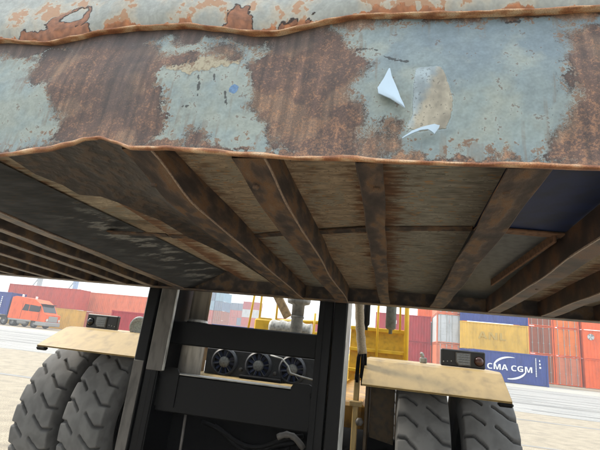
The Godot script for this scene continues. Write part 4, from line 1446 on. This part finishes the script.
# ---------------------------------------------------------------- ground
func ground() -> void:
	var sand := ntex("sand", 201, 0.02, 6, [[0.0, Color(0.80, 0.78, 0.74)], [0.35, Color(0.90, 0.87, 0.82)], [0.6, Color(0.94, 0.91, 0.85)], [1.0, Color(1, 0.97, 0.92)]])
	var tar := ntex("tar", 207, 0.02, 6, [[0.0, Color(0.70, 0.71, 0.72)], [0.4, Color(0.86, 0.87, 0.87)], [0.6, Color(0.96, 0.96, 0.95)], [1.0, Color(1, 1, 1)]])
	var st := tool()
	span(st, Vector3(-900, -0.5, -900), Vector3(900, 0, 900))
	structure("ground", st_done(st), worn("dusty concrete", Color(0.66, 0.64, 0.595), sand, Vector3(0.2, 0.9, 0.25), 0.9, 0.0, 1.0, speck()), "pale dusty concrete ground of the container yard")
	st = tool()
	strip(st, -36.5, -17.6, 0.004, 0.7)
	structure("road", st_done(st), worn("worn asphalt", Color(0.66, 0.655, 0.64), tar, Vector3(0.03, 0.5, 0.42), 0.85, 0.0, 0.5, speck()), "worn grey asphalt road across the yard")
	st = tool()
	strip(st, -44.0, -36.2, 0.008, 0.5)
	structure("pavement", st_done(st), worn("bright concrete", Color(0.74, 0.73, 0.69), tar, Vector3(0.02, 0.4, 0.6), 0.9, 0.0, 0.0, speck()), "bright concrete strip in front of the stacks")
	# tyre marks and patched seams lying on the road
	var mark := worn("tyre mark", Color(0.55, 0.545, 0.535), tar, Vector3(0.05, 0.5, 0.8), 0.9)
	var rr := RandomNumberGenerator.new()
	rr.seed = 5
	st = tool()
	for k in 16:
		var z := rr.randf_range(-35.5, -18.5)
		var x0 := rr.randf_range(-70, 10)
		strip_piece(st, x0, x0 + rr.randf_range(20, 60), z, rr.randf_range(0.18, 0.5), 0.0085 + k * 0.0002, rr)
	for k in 2:
		var z := rr.randf_range(-16, -8)
		var x0 := rr.randf_range(-30, 2)
		strip_piece(st, x0, x0 + rr.randf_range(12, 40), z, rr.randf_range(0.15, 0.3), 0.003 + k * 0.0002, rr)
	structure("tyre_marks", st_done(st), mark, "dark tyre marks running along the road")

func st_done(st: SurfaceTool) -> SurfaceTool:
	return done(st)

func strip(st: SurfaceTool, z0: float, z1: float, y: float, rag: float) -> void:
	var n := fbm(301, 0.08, 4)
	var x := -260.0
	while x < 200.0:
		var x2 := x + 1.5
		quad(st, Vector3(x, y, z0 + n.get_noise_2d(x, z0) * rag), Vector3(x2, y, z0 + n.get_noise_2d(x2, z0) * rag), Vector3(x2, y, z1 + n.get_noise_2d(x2, z1) * rag), Vector3(x, y, z1 + n.get_noise_2d(x, z1) * rag), Vector3(x, -10, z0))
		x = x2

func strip_piece(st: SurfaceTool, x0: float, x1: float, z: float, w: float, y: float, rr: RandomNumberGenerator) -> void:
	var n := 14
	var a := rr.randf_range(-0.02, 0.02)
	var b := rr.randf_range(-0.8, 0.8)
	for i in n:
		var pts := []
		for e in [[i, 0.0], [i + 1, 0.0], [i + 1, 1.0], [i, 1.0]]:
			var t: float = float(e[0]) / n
			var x := lerpf(x0, x1, t)
			pts.append(Vector3(x, y, z + a * (x - x0) + b * t * t + (e[1] - 0.5) * w * (0.4 + 0.6 * sin(PI * t))))
		quad(st, pts[0], pts[1], pts[2], pts[3], Vector3(x0, -10, z))


func _ready() -> void:
	rng.seed = 1
	var cam := Camera3D.new()
	cam.name = "camera"
	cam.fov = 54.8
	cam.near = 0.05
	cam.far = 2000
	add_child(cam)
	cam.transform = Transform3D(Basis(Vector3(0.97422, 0.09886, -0.20277), Vector3(-0.0403, 0.96068, 0.27472), Vector3(0.22195, -0.25947, 0.9399)).orthonormalized(), EYE)
	cam.current = true
	var env := Environment.new()
	var sky := Sky.new()
	var sm := ProceduralSkyMaterial.new()
	sm.sky_top_color = Color(0.88, 0.905, 0.93)
	sm.sky_horizon_color = Color(0.93, 0.94, 0.95)
	sm.sky_curve = 0.2
	sm.sky_energy_multiplier = 1.0
	sm.ground_bottom_color = Color(0.55, 0.53, 0.49)
	sm.ground_horizon_color = Color(0.85, 0.85, 0.84)
	sky.sky_material = sm
	env.background_mode = Environment.BG_SKY
	env.sky = sky
	env.background_energy_multiplier = 1.0
	env.ambient_light_source = Environment.AMBIENT_SOURCE_SKY
	env.tonemap_mode = Environment.TONE_MAPPER_LINEAR
	env.tonemap_exposure = 3.1
	env.sdfgi_enabled = true
	env.ssao_enabled = true
	env.ssil_enabled = true
	env.fog_enabled = true
	env.fog_density = 0.0025
	env.fog_light_color = Color(0.90, 0.91, 0.92)
	var we := WorldEnvironment.new()
	we.name = "environment"
	we.environment = env
	add_child(we)
	var sun := DirectionalLight3D.new()
	sun.name = "sun"
	sun.light_energy = 0.45
	sun.light_angular_distance = 10.0
	sun.light_color = Color(1.0, 0.96, 0.90)
	sun.shadow_enabled = true
	add_child(sun)
	sun.rotation_degrees = Vector3(-44, -100, 0)
	ground()
	yard()
	truck()
	gantry_crane("tall gantry crane with a grey and a blue leg above the red container", Vector3(-140.5, 0, -150.0), 17.0)
	container_handler()
	raised_container()
